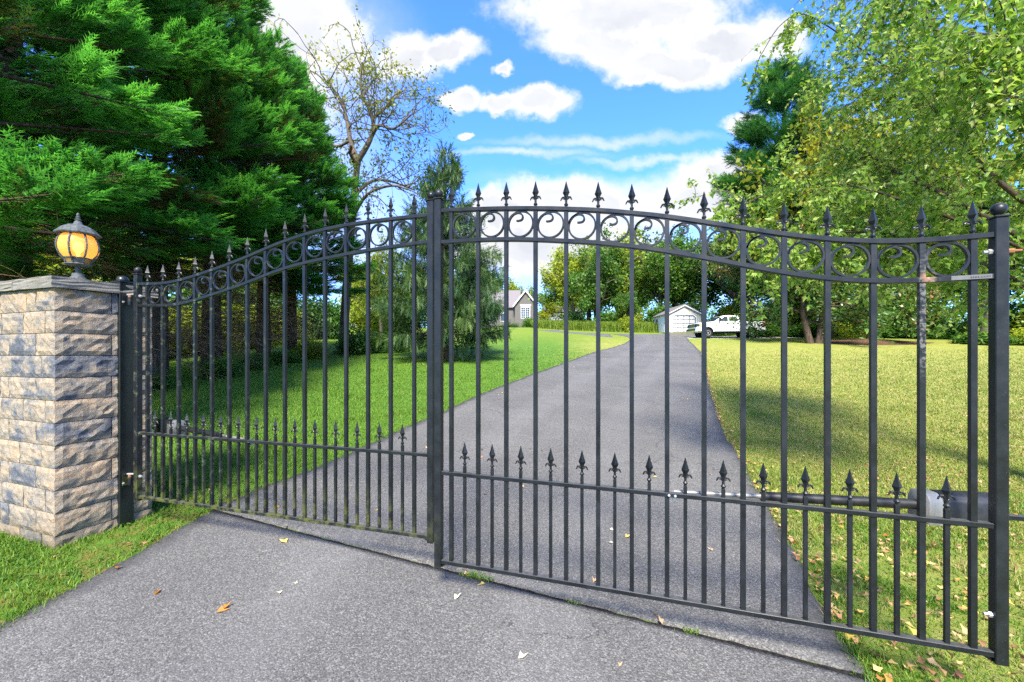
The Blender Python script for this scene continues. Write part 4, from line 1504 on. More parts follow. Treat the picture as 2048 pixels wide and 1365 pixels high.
CY = []
for sd_, H_, rb in ((11, 16.0, 3.9), (12, 15.0, 4.1)):
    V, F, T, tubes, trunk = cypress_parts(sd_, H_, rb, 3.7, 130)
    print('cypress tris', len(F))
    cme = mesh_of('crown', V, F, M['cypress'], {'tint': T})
    bv, bf = merge_tubes(tubes, 4)
    bme = mesh_of('live_branches', bv, bf, M['bark'])
    tv, tf = merge_tubes([trunk], 9)
    tme = mesh_of('trunk', tv, tf, M['bark'], None, True)
    dv_, df_ = merge_tubes(dead_twigs(sd_, .8, 4.6, 120, (1.2, 3.6)), 3)
    dme = mesh_of('dead_branches', dv_, df_, M['twig'])
    CY.append((cme, bme, tme, dme, H_))

row = [(-9.9, 6.5, .86, 1, ''), (-11.9, 9.9, 1.05, 0, ''), (-11.9, 13.9, 1.0, 1, ''), (-12.3, 17.0, 1.04, 0, ''), (-12.1, 20.2, .98, 1, ''), (-12.6, 23.6, 1.0, 0, '')]
cl = [
      'big bright green evergreen whose lowest boughs hang behind the lantern', 'tall evergreen with bare brown lower limbs seen just behind the lantern', 'tall evergreen whose dark trunk shows between the first bars of the mossy gate leaf',
      'fourth last evergreen of the tall row, thick bare lower limbs over the green lawn', 'second last evergreen of the tall row, before the end tree by the round shrubs', 'end tree of the tall evergreen row, beside the round shrubs']
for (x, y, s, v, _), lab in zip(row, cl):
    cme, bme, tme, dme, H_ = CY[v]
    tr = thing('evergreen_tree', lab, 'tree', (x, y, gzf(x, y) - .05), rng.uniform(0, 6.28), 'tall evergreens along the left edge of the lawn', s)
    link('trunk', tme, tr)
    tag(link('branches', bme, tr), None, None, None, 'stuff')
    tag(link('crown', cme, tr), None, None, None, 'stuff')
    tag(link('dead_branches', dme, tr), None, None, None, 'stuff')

# Norway spruce on the lawn
V, F, T, tubes, trunk = conifer_parts(31, 10.1, 3.75, .95, 230, 150, .50, (-12, 42), .95, .05, 6, .032, 30, .16, .55)
spx, spy = -3.2, 20.0
tr = thing('spruce_tree', 'slender dark spruce with drooping boughs alone on the lawn behind the gate meeting', 'tree', (spx, spy, gzf(spx, spy) - .05), 1.0)
tv, tf = merge_tubes([trunk], 8)
mk('trunk', tv, tf, M['bark'], tr, True)
bv, bf = merge_tubes(tubes, 4)
tag(mk('branches', bv, bf, M['bark'], tr), None, None, None, 'stuff')
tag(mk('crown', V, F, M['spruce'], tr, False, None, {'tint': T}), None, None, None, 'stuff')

# white pine far right
V, F, T, tubes, trunk = conifer_parts(41, 27, 6.6, 4, 220, 130, 1.2, (-2, 42), .62, .05, 6, .085, 40, .14)
px_, py_ = 27.6, 42.0
tr = thing('pine_tree', 'tall dark green pine rising above the broadleaf trees right of the sky', 'tree', (px_, py_, gzf(px_, py_)), .4)
tv, tf = merge_tubes([trunk], 8)
mk('trunk', tv, tf, M['bark'], tr, True)
bv, bf = merge_tubes(tubes, 4)
tag(mk('branches', bv, bf, M['bark'], tr), None, None, None, 'stuff')
tag(mk('crown', V, F, M['pine'], tr, False, None, {'tint': T}), None, None, None, 'stuff')


# ---- broadleaf trees: limbs grown at random, leaves along the outer twigs
def grow(g, start, d, L, r, level, tubes, ends, spread=.75, kids=(3, 4), wob=.16, grav=.03, maxlev=3, ratio=.62):
    n = 5
    p = np.array(start, float)
    pts = [p.copy()]
    dd = unit(np.array(d, float))
    for i in range(n):
        dd = unit(dd + g.normal(0, wob, 3) + np.array((0, 0, grav if level < 2 else grav * .3)))
        p = p + dd * L / n
        pts.append(p.copy())
    q = np.linspace(0, 1, n + 1)
    tubes.append((np.array(pts), r * (1 - .55 * q)))
    if level >= maxlev:
        ends.append((np.array(pts), level))
        return
    m = g.integers(kids[0], kids[1] + 1)
    for j in range(m):
        t_ = g.uniform(.35, 1.0) if j else 1.0
        k = min(int(t_ * n), n)
        b = pts[k]
        nd = unit(dd + g.normal(0, spread, 3))
        grow(g, b, nd, L * ratio * g.uniform(.75, 1.15), r * (.5 if j else .62), level + 1, tubes, ends, spread, kids, wob, grav, maxlev, ratio)


def crown_on(g, ends, per, size, scatter, aspect=.6, drop=.2, up=.3):
    P, T = [], []
    for pts, lv in ends:
        n = max(1, int(per * g.uniform(.5, 1.4)))
        t_ = g.uniform(.1, 1.05, n)
        q = np.linspace(0, 1, len(pts))
        p = np.stack([np.interp(t_, q, pts[:, c]) for c in range(3)], 1) + g.normal(0, scatter, (n, 3))
        P.append(p)
        T.append(np.clip(g.normal(.5, .2, n) + g.normal(0, .14), 0, 1))
    P, T = np.concatenate(P), np.concatenate(T)
    V, F = leaf_quads(P, size, g, up, aspect, drop)
    return V, F, np.repeat(T, 4)


# thin walnut behind the evergreens: its big limbs first
wx, wy = -11.4, 28.0
wg = np.random.default_rng(51)
wtub, wend = [], []


def limb(pts, r0, r1, sub, Lsub, lev=1):
    P = spline(pts, 4)
    q = np.linspace(0, 1, len(P))
    wtub.append((P, r0 + (r1 - r0) * q))
    for i in range(sub):
        t_ = wg.uniform(.22, 1.0) if i else 1.0
        k = min(int(t_ * (len(P) - 1)), len(P) - 2)
        d = unit(P[k + 1] - P[k]) * .55 + wg.normal(0, .65, 3) * np.array((1, .8, .8)) + np.array((0, 0, .12))
        grow(wg, P[k], d, Lsub * wg.uniform(.6, 1.15), r1 * .95, lev, wtub, wend, .62, (2, 3), .22, .05, 3, .64)


S_ = 28 / 830.
base_z = gzf(wx, wy)


def wl(px, py, dy=0.):        # metres right of the trunk, metres above the foot
    return ((px - 693) * S_, dy, (690 - py) * S_)


limb([(0, 0, -.3), wl(697, 620), wl(708, 470), wl(716, 380), wl(722, 318)], .33, .19, 2, 2.2, 2)
limb([wl(722, 318), wl(702, 268, .5), wl(690, 215, .8), wl(672, 170, 1.0), wl(640, 130, 1.3)], .20, .05, 17, 3.0)
limb([wl(722, 318), wl(752, 278, -.4), wl(758, 240, -.6), wl(738, 190, -.8), wl(742, 140, -1.)], .20, .05, 17, 3.0)
limb([wl(752, 278, -.4), wl(775, 262, -1.), wl(808, 278, -1.6), wl(845, 262, -2.2)], .14, .045, 14, 2.6)
limb([wl(702, 268, .5), wl(668, 270, 1.2), wl(640, 255, 1.8), wl(612, 240, 2.4)], .13, .04, 13, 2.4)
limb([wl(716, 385), wl(742, 348, .8), wl(775, 340, 1.4), wl(822, 352, 2.0)], .14, .045, 13, 2.5)
limb([wl(712, 430), wl(752, 395, -1.), wl(805, 388, -1.8), wl(838, 398, -2.)], .13, .045, 11, 2.0)
limb([wl(708, 470), wl(675, 400, -.6), wl(660, 340, -1.2), wl(640, 320, -1.6)], .13, .04, 11, 2.2)
limb([wl(760, 240, -.6), wl(790, 205, -.2), wl(800, 180, .2)], .11, .04, 11, 2.2)
tr = thing('walnut_tree', 'tall thin broadleaf with crooked bare limbs and sparse yellowing leaves against the sky', 'tree', (wx, wy, base_z))
tv, tf = merge_tubes(wtub[:1], 9)
mk('trunk', tv, tf, M['greybark'], tr, True)
for k_, tb in enumerate([x for x in wtub[1:] if len(x[0]) > 8]):
    tv, tf = merge_tubes([tb], 6)
    mk('limb', tv, tf, M['greybark'], tr, True)
tv, tf = merge_tubes([x for x in wtub[1:] if len(x[0]) <= 8], 4)
tag(mk('twigs', tv, tf, M['greybark'], tr), None, None, None, 'stuff')
V, F, T = crown_on(wg, wend, 9, .22, .2, .5, .5)
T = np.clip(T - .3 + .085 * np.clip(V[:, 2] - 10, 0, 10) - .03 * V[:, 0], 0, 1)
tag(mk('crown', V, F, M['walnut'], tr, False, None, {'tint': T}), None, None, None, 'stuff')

# generic broadleaf meshes for the woods behind
WD = []
for sd_ in (61, 62, 63, 64):
    g = np.random.default_rng(sd_)
    tubes, ends = [], []
    trunk = (np.array([(0, 0, -.3), (.1, 0, 1.2), (.05, .1, 2.6), (.1, .15, 4.0)]), np.array([.24, .2, .17, .14]))
    for i in range(13):
        az = i * 2.4 + g.uniform(-.4, .4)
        zz = 1.9 + 2.4 * i / 13
        grow(g, (.08, .08, zz), (math.cos(az), math.sin(az), g.uniform(.25, 1.5)), g.uniform(1.9, 3.0), .09, 1, tubes, ends, .7, (3, 4), .18, .06, 3, .62)
    V, F, T = crown_on(g, ends, 62, .25, .28, .62, .25)
    tv, tf = merge_tubes([trunk], 8)
    bv, bf = merge_tubes(tubes, 4)
    WD.append((mesh_of('trunk', tv, tf, M['greybark'], None, True), mesh_of('branches', bv, bf, M['greybark']), V, F, T, float(np.percentile(V[:, 2], 99))))
WM = {}


def wood_tree(name, label, x, y, h, v, mkey, wid=1.0, group=None, z=None):
    tme, bme, V, F, T, top = WD[v]
    if (v, mkey) not in WM:
        WM[(v, mkey)] = mesh_of('crown', V, F, M[mkey], {'tint': T})
    s = h / top
    tr = thing(name, label, 'tree', (x, y, gzf(x, y) if z is None else z), rng.uniform(0, 6.28), group, (s * wid, s * wid, s))
    link('trunk', tme, tr)
    tag(link('branches', bme, tr), None, None, None, 'stuff')
    tag(link('crown', WM[(v, mkey)], tr), None, None, None, 'stuff')
    return tr


gb = 'trees of the wood behind the drive'
wood_tree('broadleaf_tree', 'bright yellow green tree between the evergreen row and the spruce', -12.6, 40, 9.2, 0, 'lime', .62)
wood_tree('broadleaf_tree', 'mid green tree with light upper leaves above the stone gable', 1.0, 96, 11.5, 1, 'lime', .9, gb)
wood_tree('broadleaf_tree', 'pale green spreading tree between the two far houses', 7.6, 88, 6.5, 2, 'lime', 1.0, gb)
wood_tree('broadleaf_tree', 'light green tree over the roof of the pale far house', 12.2, 112, 12, 3, 'wood', 1.0, gb)
wood_tree('broadleaf_tree', 'yellow green leaning tree at the near end of the wood, left of the garage', 9.8, 66, 12.5, 3, 'lime', .8, gb)
wood_tree('broadleaf_tree', 'tall dark green tree above the bank of tall grass left of the garage', 12.6, 60, 13.5, 0, 'wood', .85, gb)
wood_tree('broadleaf_tree', 'golden green tree directly above the garage window side', 17.8, 67, 15.0, 1, 'lime', .95, gb)
wood_tree('broadleaf_tree', 'low round green tree beside the garage wall with the window', 15.2, 54.5, 5.2, 2, 'wood', 1.0, gb)
wood_tree('broadleaf_tree', 'green tree behind the peak of the garage roof', 22.0, 61, 13.0, 3, 'wood', .95, gb)
wood_tree('broadleaf_tree', 'tall green tree between the garage and the pickup hood', 25.8, 66, 15.5, 0, 'wood', 1.0, gb)
wood_tree('broadleaf_tree', 'green tree rising behind the pickup bed', 31, 58, 14, 2, 'wood', 1.1, gb)
wood_tree('broadleaf_tree', 'tall mixed green tree behind the magnolias', 38, 55, 17, 1, 'wood', 1.1, gb)
wood_tree('broadleaf_tree', 'dense green tree behind the mulched magnolia', 44, 49, 15, 3, 'wood', 1.15, gb)
wood_tree('broadleaf_tree', 'dark green tree at the far right of the wood, behind the last bars', 46.5, 41, 14, 0, 'wood', 1.15, gb)
wood_tree('broadleaf_tree', 'green tree at the right end of the lawn near the birch', 38.0, 33.5, 12, 2, 'wood', 1.0, gb)
wood_tree('broadleaf_tree', 'golden honey locust close against the dark pine', 28.6, 37.5, 20.0, 1, 'locust', .62)
wood_tree('broadleaf_tree', 'large golden locust standing well away from the dark pine, behind the birch', 38.5, 40.5, 21.0, 3, 'locust', .75)
wood_tree('broadleaf_tree', 'pale far tree partly hiding the white house beyond the shrubs', -23.2, 64, 9.5, 2, 'lime', 1.0)
# sunny thicket on the far side of the evergreen row
for i, (x, y, h, v, mk_, lab) in enumerate([(-25, 10, 8, 0, 'lime', 'sunlit tree glimpsed through the evergreens above the stone pillar'), (-27, 19, 9, 1, 'lime', 'sunlit tree seen through the first bars of the mossy gate leaf'),
                                            (-31, 28, 9, 2, 'wood', 'green tree seen past the bare lower limbs of the evergreens'), (-25, 35, 8, 3, 'lime', 'yellow green tree glimpsed behind the end of the evergreen row'), (-24, 2, 8, 3, 'wood', 'green tree glimpsed left of the stone pillar')]):
    wood_tree('broadleaf_tree', lab, x, y, h, v, mk_, 1.3, 'trees beyond the evergreen row')

for i, (x, y, h, v, mk_, lab) in enumerate([(-40, 40, 14, 0, 'wood', 'far tall tree seen low between the evergreen trunks'), (-44, 26, 13, 2, 'wood', 'far broad tree seen low behind the mossy gate bars'), (-46, 12, 13, 1, 'lime', 'far tree behind the thicket left of the pillar'),
                                            (-34, 55, 12, 3, 'wood', 'far green tree past the last evergreen trunk'), (-20, 88, 13, 0, 'wood', 'far green tree behind the white house'), (-9, 100, 13, 3, 'wood', 'far tree straight behind the spruce'),
                                            (-4, 93, 10, 2, 'lime', 'far pale tree behind the wing of the stone house'), (24, 92, 15, 1, 'wood', 'far tree above the pale house end of the wood'), (17, 84, 13, 0, 'lime', 'yellow green tree behind the near end of the wood')]):
    wood_tree('broadleaf_tree', lab, x, y, h, v, mk_, 1.35, 'far trees beyond the fields')
for i, (x, y, h, v, mk_, lab) in enumerate([(52, 36, 13, 1, 'wood', 'green tree at the far right edge, beyond the hinge post'), (47, 30.5, 11, 3, 'lime', 'light green tree beyond the hinge post, near the lawn edge'), (27.5, 74, 14, 2, 'wood', 'green tree deep in the wood behind the garage roof'),
                                            (13.5, 72, 12, 1, 'wood', 'dark tree deep in the wood, left of the garage window')]):
    wood_tree('broadleaf_tree', lab, x, y, h, v, mk_, 1.25, gb)
# the wood beyond the fields, one mass at this distance
g = np.random.default_rng(77)
cx_ = np.concatenate([np.arange(-190, 230, 5.0)] * 2)
cy_ = np.r_[np.full(len(cx_) // 2, 135.0), np.full(len(cx_) // 2, 150.0)] + g.normal(0, 4, len(cx_))
hh_ = g.uniform(6.5, 11.5, len(cx_)) + np.where(cx_ > 30, 5, 0) + np.where(cx_ < -25, 4, 0)
kk = g.integers(0, len(cx_), 42000)
th = rand_unit(42000, g) * g.uniform(.55, 1, (42000, 1))
P = np.c_[cx_[kk] + th[:, 0] * 4.6, cy_[kk] + th[:, 1] * 4, gz(cx_[kk], cy_[kk]) + hh_[kk] * (.5 + .5 * th[:, 2])]
V, F = leaf_quads(P, .95, g, .4, .7, .1)
tag(mk('far_woods', V, F, M['wood'], None, False, None, {'tint': np.repeat(np.clip(g.normal(.5, .2, 42000) + g.normal(0, .15, len(cx_))[kk], 0, 1), 4)}), 'far wood along the skyline beyond the houses', None, None, 'stuff')

# magnolias: several stems, big leathery leaves
for sd_, (x, y, h, lab, stems) in zip((71, 72, 73), ((23.0, 31.5, 10.5, 'dense magnolia with two thick leaning trunks on the lawn', 2), (28.0, 32.5, 8.6, 'spreading magnolia with a low limb in a ring of brown mulch', 1), (25.0, 43.2, 12.5, 'rusty leaved magnolia behind the white pickup, hanging over its cab', 1))):
    g = np.random.default_rng(sd_)
    tubes, ends, trunks = [], [], []
    for k in range(stems):
        if stems == 2:
            b = np.array((-.35 + .62 * k, 0, -.2))
            lean = np.array((-.22 if k == 0 else .12, 0, 1))
        else:
            b = np.array((0, 0, -.2))
            lean = np.array((.0, 0, 1))
        hh_ = 2.6 if sd_ != 73 else 4.2
        tp_ = b + lean * hh_
        trunks.append((np.array([b, b + lean * .8, b + lean * 1.7 + g.normal(0, .06, 3), tp_]), np.array([.34, .26, .24, .2]) * (.9 if stems == 2 else .75)))
        for i in range(17 if stems == 1 else 10):
            az = i * 2.4 + g.uniform(-.5, .5)
            f_ = i / (17 if stems == 1 else 10)
            st_ = tp_ + np.array((0, 0, f_ * h * .45 - .6))
            grow(g, st_, (math.cos(az), math.sin(az), g.uniform(-.05, .5) + f_ * .9), h * .26 * (1.25 - .7 * f_), .10, 1, tubes, ends, .65, (3, 4), .16, .0, 3, .60)
        trunks.append((np.array([tp_, tp_ + np.array((.1, .1, h * .25)), tp_ + np.array((.0, .1, h * .5))]), np.array([.2, .14, .05])))
    tr = thing('magnolia_tree', lab, 'tree', (x, y, gzf(x, y)), 0)
    for tk in trunks[::2]:
        tv, tf = merge_tubes([tk], 9)
        mk('trunk', tv, tf, M['bark'], tr, True)
    if sd_ == 72:
        tv, tf = merge_tubes([(spline([(0, 0, 1.0), (-.9, -.2, 1.45), (-2.0, -.3, 2.0), (-3.0, -.3, 2.5)], 3), np.linspace(.2, .1, 10))], 7)
        mk('limb', tv, tf, M['bark'], tr, True)
    tv, tf = merge_tubes(tubes + trunks[1::2], 4)
    tag(mk('branches', tv, tf, M['bark'], tr), None, None, None, 'stuff')
    V, F, T = crown_on(g, ends, 85, .29, .30, .44, .1)
    if sd_ == 73:
        T = np.clip(T + .12, 0, 1)
    tag(mk('crown', V, F, M['magnolia'], tr, False, None, {'tint': T}), None, None, None, 'stuff')
# mulch mound under the second magnolia
V, F = [], []
gg = np.random.default_rng(9)
nr, na = 7, 28
for i in range(nr):
    for j in range(na):
        q = 2 * PI * j / na
        r_ = 3.6 * i / (nr - 1) * (1 + .08 * math.sin(3 * q + 1))
        x, y = 27.4 + r_ * math.cos(q) * 1.25, 31.9 + r_ * math.sin(q) * .7
        V.append((x, y, gzf(x, y) + .28 * (1 - i / (nr - 1)) ** 1.2 - .02 + gg.uniform(0, .04)))
for i in range(nr - 1):
    for j in range(na):
        F.append((i * na + j, i * na + (j + 1) % na, (i + 1) * na + (j + 1) % na, (i + 1) * na + j))
tag(mk('mulch_bed', V, F, M['mulch'], None, True), 'low mound of brown mulch under the magnolia', None, None, 'structure')

# ---- birch standing just right of the gate, its boughs hanging over it
bgn = np.random.default_rng(81)
btub, bend = [], []
BX, BY = 6.75, 4.75
bz = gzf(BX, BY)


def blimb(pts, r0, r1, ntw, Lr, weep=1.0):
    P = spline(pts, 5)
    q = np.linspace(0, 1, len(P))
    btub.append((P, r0 + (r1 - r0) * q, 'limb'))
    for i in range(int(ntw * 1.7)):
        t_ = bgn.uniform(.18, 1.0) ** .8 if i else 1.0
        k = min(int(t_ * (len(P) - 1)), len(P) - 2)
        d = unit(unit(P[k + 1] - P[k]) * .8 + bgn.normal(0, .55, 3))
        L = bgn.uniform(*Lr)
        n = 9
        p = P[k].copy()
        pts2 = [p.copy()]
        for s_ in range(n):
            d = unit(d + bgn.normal(0, .10, 3) + np.array((0, 0, -.17 * weep)))
            p = p + d * L / n
            pts2.append(p.copy())
        pts2 = np.array(pts2)
        btub.append((pts2, np.linspace(.006, .0018, n + 1), 'twig'))
        bend.append(pts2)
        for s_ in range(3):
            k2 = bgn.integers(2, n)
            d2 = unit(pts2[k2] - pts2[k2 - 1] + bgn.normal(0, .6, 3))
            p = pts2[k2].copy()
            p3 = [p.copy()]
            for u_ in range(5):
                d2 = unit(d2 + bgn.normal(0, .1, 3) + np.array((0, 0, -.22 * weep)))
                p = p + d2 * L * .5 / 5
                p3.append(p.copy())
            p3 = np.array(p3)
            btub.append((p3, np.linspace(.0035, .0014, 6), 'twig'))
            bend.append(p3)


trunkB = (spline([(BX, BY, bz - .2), (BX - .03, BY + .02, 1.2), (BX - .12, BY + .1, 2.6), (BX - .1, BY + .3, 4.6), (BX - .2, BY + .5, 7.2), (BX - .1, BY + .6, 9.5)], 4), np.linspace(.21, .07, 21))
E_ = EYE
blimb([(6.7, 4.7, 2.3), (5.5, 4.5, 2.9), (4.6, 4.6, 3.35), (3.9, 4.9, 3.75), (3.2, 5.2, 3.75), (2.75, 5.3, 3.5)], .022, .004, 22, (.45, .9), .8)
blimb([(6.7, 4.7, 1.9), (5.4, 4.4, 2.5), (4.5, 4.5, 2.95), (3.7, 4.6, 3.1), (3.05, 4.8, 2.95)], .026, .005, 32, (.45, .9))
blimb([(6.7, 4.8, 2.9), (5.4, 4.7, 3.8), (5.2, 5.0, 4.6), (5.3, 5.5, 5.2), (5.5, 5.9, 5.7), (5.6, 6.2, 6.3)], .034, .008, 40, (.8, 1.7))
blimb([(6.65, 4.9, 3.8), (5.3, 4.8, 5.0), (5.2, 5.2, 6.0), (5.4, 5.6, 6.9), (5.6, 5.9, 7.2), (5.7, 6.1, 7.2)], .034, .008, 36, (.9, 2.0), 1.1)
blimb([(6.7, 4.8, 2.6), (5.7, 5.2, 3.6), (5.2, 5.6, 4.2), (5.7, 6.6, 4.9), (6.4, 7.6, 5.3)], .034, .008, 44, (.8, 1.7))
blimb([(6.7, 4.7, 2.4), (5.5, 4.2, 3.1), (4.9, 3.8, 3.6), (4.5, 3.5, 4.1), (4.0, 3.4, 4.4)], .030, .007, 40, (.6, 1.4))
blimb([(6.7, 4.8, 3.2), (5.4, 4.4, 4.3), (4.9, 4.2, 5.2), (4.7, 4.1, 5.8), (4.5, 4.2, 5.9)], .030, .007, 34, (.7, 1.5))
blimb([(6.7, 4.8, 2.2), (5.7, 5.1, 2.8), (5.1, 5.4, 3.2), (5.2, 6.3, 3.6), (5.2, 7.2, 3.8)], .030, .007, 42, (.45, .95))
blimb([(6.6, 4.9, 4.2), (6.5, 5.2, 5.0), (6.6, 6.0, 5.6), (7.2, 6.8, 5.8)], .030, .007, 34, (.8, 1.6))
blimb([(6.7, 4.8, 2.8), (6.7, 5.4, 3.5), (6.7, 6.3, 4.0), (7.3, 7.2, 4.0)], .030, .007, 34, (.8, 1.6))
# one long weeping shoot at the top of the picture
blimb([(5.5, 5.9, 5.7), (4.0, 5.5, 6.2), (3.4, 5.2, 5.9), (3.0, 5.0, 5.35)], .012, .004, 3, (.5, .7), .9)

birch = thing('birch_tree', 'birch with pale trunk right of the gate, leafy weeping boughs hanging over it', 'tree', (0, 0, 0))
tv, tf = merge_tubes([trunkB], 12)
mk('trunk', tv, tf, M['birchbark'], birch, True)
for a_, b_, kd in btub:
    if kd == 'limb':
        tv, tf = merge_tubes([(a_, b_)], 6)
        mk('limb', tv, tf, M['bark'], birch, True)
tv, tf = merge_tubes([(a_, b_) for a_, b_, kd in btub if kd == 'twig'], 3)
tag(mk('twigs', tv, tf, M['bark'], birch), None, None, None, 'stuff')

# leaf blade: pointed oval, six triangles, folded along the rib
LB = np.array([(0, 0, 0), (.30, .24, .05), (.12, .52, .02), (0, 1.0, -.06), (-.12, .52, .02), (-.30, .24, .05), (0, .3, -.015), (0, .6, -.02)])
LB[:, 0] *= 1.25
LF = [(0, 1, 6), (1, 2, 7, 6), (2, 3, 7), (3, 4, 7), (4, 5, 6, 7), (5, 0, 6)]
leafpos, leafdir = [], []
for pts in bend:
    n = max(6, int(len(pts) * 3.6))
    t_ = bgn.uniform(.08, 1.0, n)
    q = np.linspace(0, 1, len(pts))
    p = np.stack([np.interp(t_, q, pts[:, c]) for c in range(3)], 1)
    d = unit(bgn.normal(0, .75, (n, 3)) + np.array((0, 0, -.55)))
    leafpos.append(p + d * .012)
    leafdir.append(d)
leafpos, leafdir = np.concatenate(leafpos), np.concatenate(leafdir)
nl = len(leafpos)
nrm = unit(bgn.normal(0, .8, (nl, 3)) + np.array((0, 0, .5)))
sdv = unit(np.cross(leafdir, nrm))
nrm = np.cross(sdv, leafdir)
size = bgn.uniform(.042, .078, nl)
tint = np.clip(bgn.normal(.46, .22, nl), 0, 1)
# the leaves that show largest are parts of their own
dep = leafpos[:, 1]
xpix = 1024 + 830 * leafpos[:, 0] / dep
ypix = 708 - 830 * (leafpos[:, 2] - EYE) / dep
vis = (xpix > 1380) & (xpix < 2060) & (ypix > -10) & (ypix < 700) & (dep > 1)
order = np.argsort(np.where(vis, -size / dep, 1e3))
single = order[:290]
rest = order[290:]
lp = LB[None] * 1.0
L6 = np.array([(0, 0, 0), (.36, .26, .06), (.17, .55, .03), (0, 1.0, -.06), (-.17, .55, .03), (-.36, .26, .06)])
Vw = leafpos[rest][:, None] + size[rest][:, None, None] * (sdv[rest][:, None] * L6[None, :, 0:1] + leafdir[rest][:, None] * L6[None, :, 1:2] + nrm[rest][:, None] * L6[None, :, 2:3])
o8 = np.arange(len(rest))[:, None] * 6
Ft = np.concatenate([o8 + np.array([[a, b, c]]) for a, b, c in ((0, 1, 2), (0, 2, 3), (0, 3, 4), (0, 4, 5))])
print('birch leaves', nl)
tag(mk('foliage', Vw.reshape(-1, 3), Ft, M['birch'], birch, False, None, {'tint': np.repeat(tint[rest], 6)}), None, None, None, 'stuff')
LV = []
for k in range(6):
    me = mesh_of('leaf', LB, LF, M['birch'], {'tint': np.full(8, .15 + .13 * k)})
    LV.append(me)
for i in single:
    o = link('leaf', LV[min(5, int(tint[i] * 6))], birch)
    o.matrix_local = Matrix(((sdv[i][0], leafdir[i][0], nrm[i][0], leafpos[i][0]), (sdv[i][1], leafdir[i][1], nrm[i][1], leafpos[i][1]), (sdv[i][2], leafdir[i][2], nrm[i][2], leafpos[i][2]), (0, 0, 0, 1))) @ Matrix.Scale(size[i], 4)


# ---- shrubs, weeds and tall grass
def shrub_mesh(seed, n, leaf, squash=.8, low=.0):
    g = np.random.default_rng(seed)
    cc = rand_unit(26, g) * g.uniform(.35, .85, (26, 1))
    cc[:, 2] = np.abs(cc[:, 2]) * squash
    k = g.integers(0, 26, n)
    P = cc[k] + rand_unit(n, g) * (g.uniform(0, 1, (n, 1)) ** .45) * .36
    P[:, 2] = np.maximum(P[:, 2], .02 + low)
    V, F = leaf_quads(P, leaf, g, .5, .6, .1)
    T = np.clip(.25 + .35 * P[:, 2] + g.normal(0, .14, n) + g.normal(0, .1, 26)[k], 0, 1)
    stems = []
    for c in cc:
        q = np.linspace(0, 1, 4)
        stems.append((np.outer(q, c) + np.c_[0 * q, 0 * q, -.05 * (1 - q)], .02 * (1 - .7 * q)))
    sv, sf = merge_tubes(stems, 4)
    return V, F, np.repeat(T, 4), sv, sf


SH = {}
for key, sd_, n, leaf in (('a', 91, 5200, .085), ('b', 92, 4200, .11), ('c', 93, 3600, .07)):
    V, F, T, sv, sf = shrub_mesh(sd_, n, leaf)
    SH[key] = (V, F, T, mesh_of('stems', sv, sf, M['bark']))
SM = {}


def shrub(label, x, y, r, h, key, mkey='shrub', group=None, name='shrub'):
    V, F, T, st_ = SH[key]
    if (key, mkey) not in SM:
        SM[(key, mkey)] = mesh_of('foliage', V, F, M[mkey], {'tint': T})
    s = thing(name, label, 'shrub', (x, y, gzf(x, y) - .03), rng.uniform(0, 6.28), group, (r, r, h))
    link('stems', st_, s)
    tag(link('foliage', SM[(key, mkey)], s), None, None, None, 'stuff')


shrub('rounded dark green shrub past the end of the evergreen row', -8.6, 23.6, 1.75, 1.75, 'a')
shrub('smaller dark green shrub beside the rounded one, nearer the spruce', -7.0, 24.4, 1.25, 1.35, 'c')
shrub('yellow green low shrub at the foot of the evergreen row', -10.2, 21.0, 1.1, 1.2, 'a', 'lime')
ug = 'weeds at the foot of the evergreens'
for i, (x, y, r_, h_, k_, lab) in enumerate([(-10.6, 12.2, .8, .75, 'c', 'leafy weeds at the foot of the evergreen seen by the first gate bars'), (-10.2, 14.6, .9, .9, 'a', 'tall leafy weeds beside the dark evergreen trunk'),
                                             (-10.4, 16.9, .9, .85, 'c', 'leafy weeds under bare evergreen limbs, halfway along the row'), (-10.3, 18.9, .9, .75, 'a', 'low dark weeds just before the yellow green shrub'), (-11.0, 10.4, .9, .6, 'c', 'ground weeds behind the support post')]):
    shrub(lab, x, y, r_, h_, k_, 'shrub', ug, 'weed_clump')
tg = 'sunlit bushes beyond the evergreen row'
for i, (x, y, r_, h_, k_, mk_) in enumerate([(-17.5, 7.5, 2.4, 3.4, 'a', 'lime'), (-18.5, 11.5, 2.6, 3.8, 'b', 'lime'), (-17.6, 15.4, 2.2, 3.2, 'c', 'lime'), (-18.4, 19.2, 2.5, 3.7, 'b', 'lime'), (-17.4, 23.0, 2.4, 3.2, 'a', 'lime'), (-18.0, 27.0, 2.5, 3.6, 'b', 'lime'), (-16.8, 31., 2.4, 3.2, 'c', 'lime'), (-19.0, 34.5, 3.0, 4.6, 'a', 'shrub'), (-17.2, 38.0, 2.8, 4.4, 'b', 'shrub'), (-20.5, 30.5, 3.2, 5.0, 'b', 'shrub'), (-21.5, 25.5, 3.2, 5.0, 'a', 'shrub'), (-21.0, 20.0, 3.2, 5.0, 'b', 'shrub'), (-15.0, 43.0, 3.0, 4.2, 'a', 'lime'), (-14.0, 49.0, 3.0, 4.0, 'b', 'shrub')]):
    shrub('sunlit bush seen through bare evergreen limbs, ' + ('behind the lantern pillar', 'just off the support post', 'behind the first pickets of the mossy leaf', 'behind the middle pickets of the mossy leaf', 'past the fifth evergreen trunk', 'near the round dark shrubs', 'last before the end of the row', 'tall and dark behind the last evergreen', 'dark, right beside the last evergreen', 'tall, behind the middle evergreens', 'tall, second line, by the dark trunk', 'tall, second line, by the first pickets', 'pale, just before the white house', 'far, left of the yellow green tree')[i], x, y, r_, h_, k_, mk_, tg)
bg_ = 'shrubs along the far side of the right lawn'
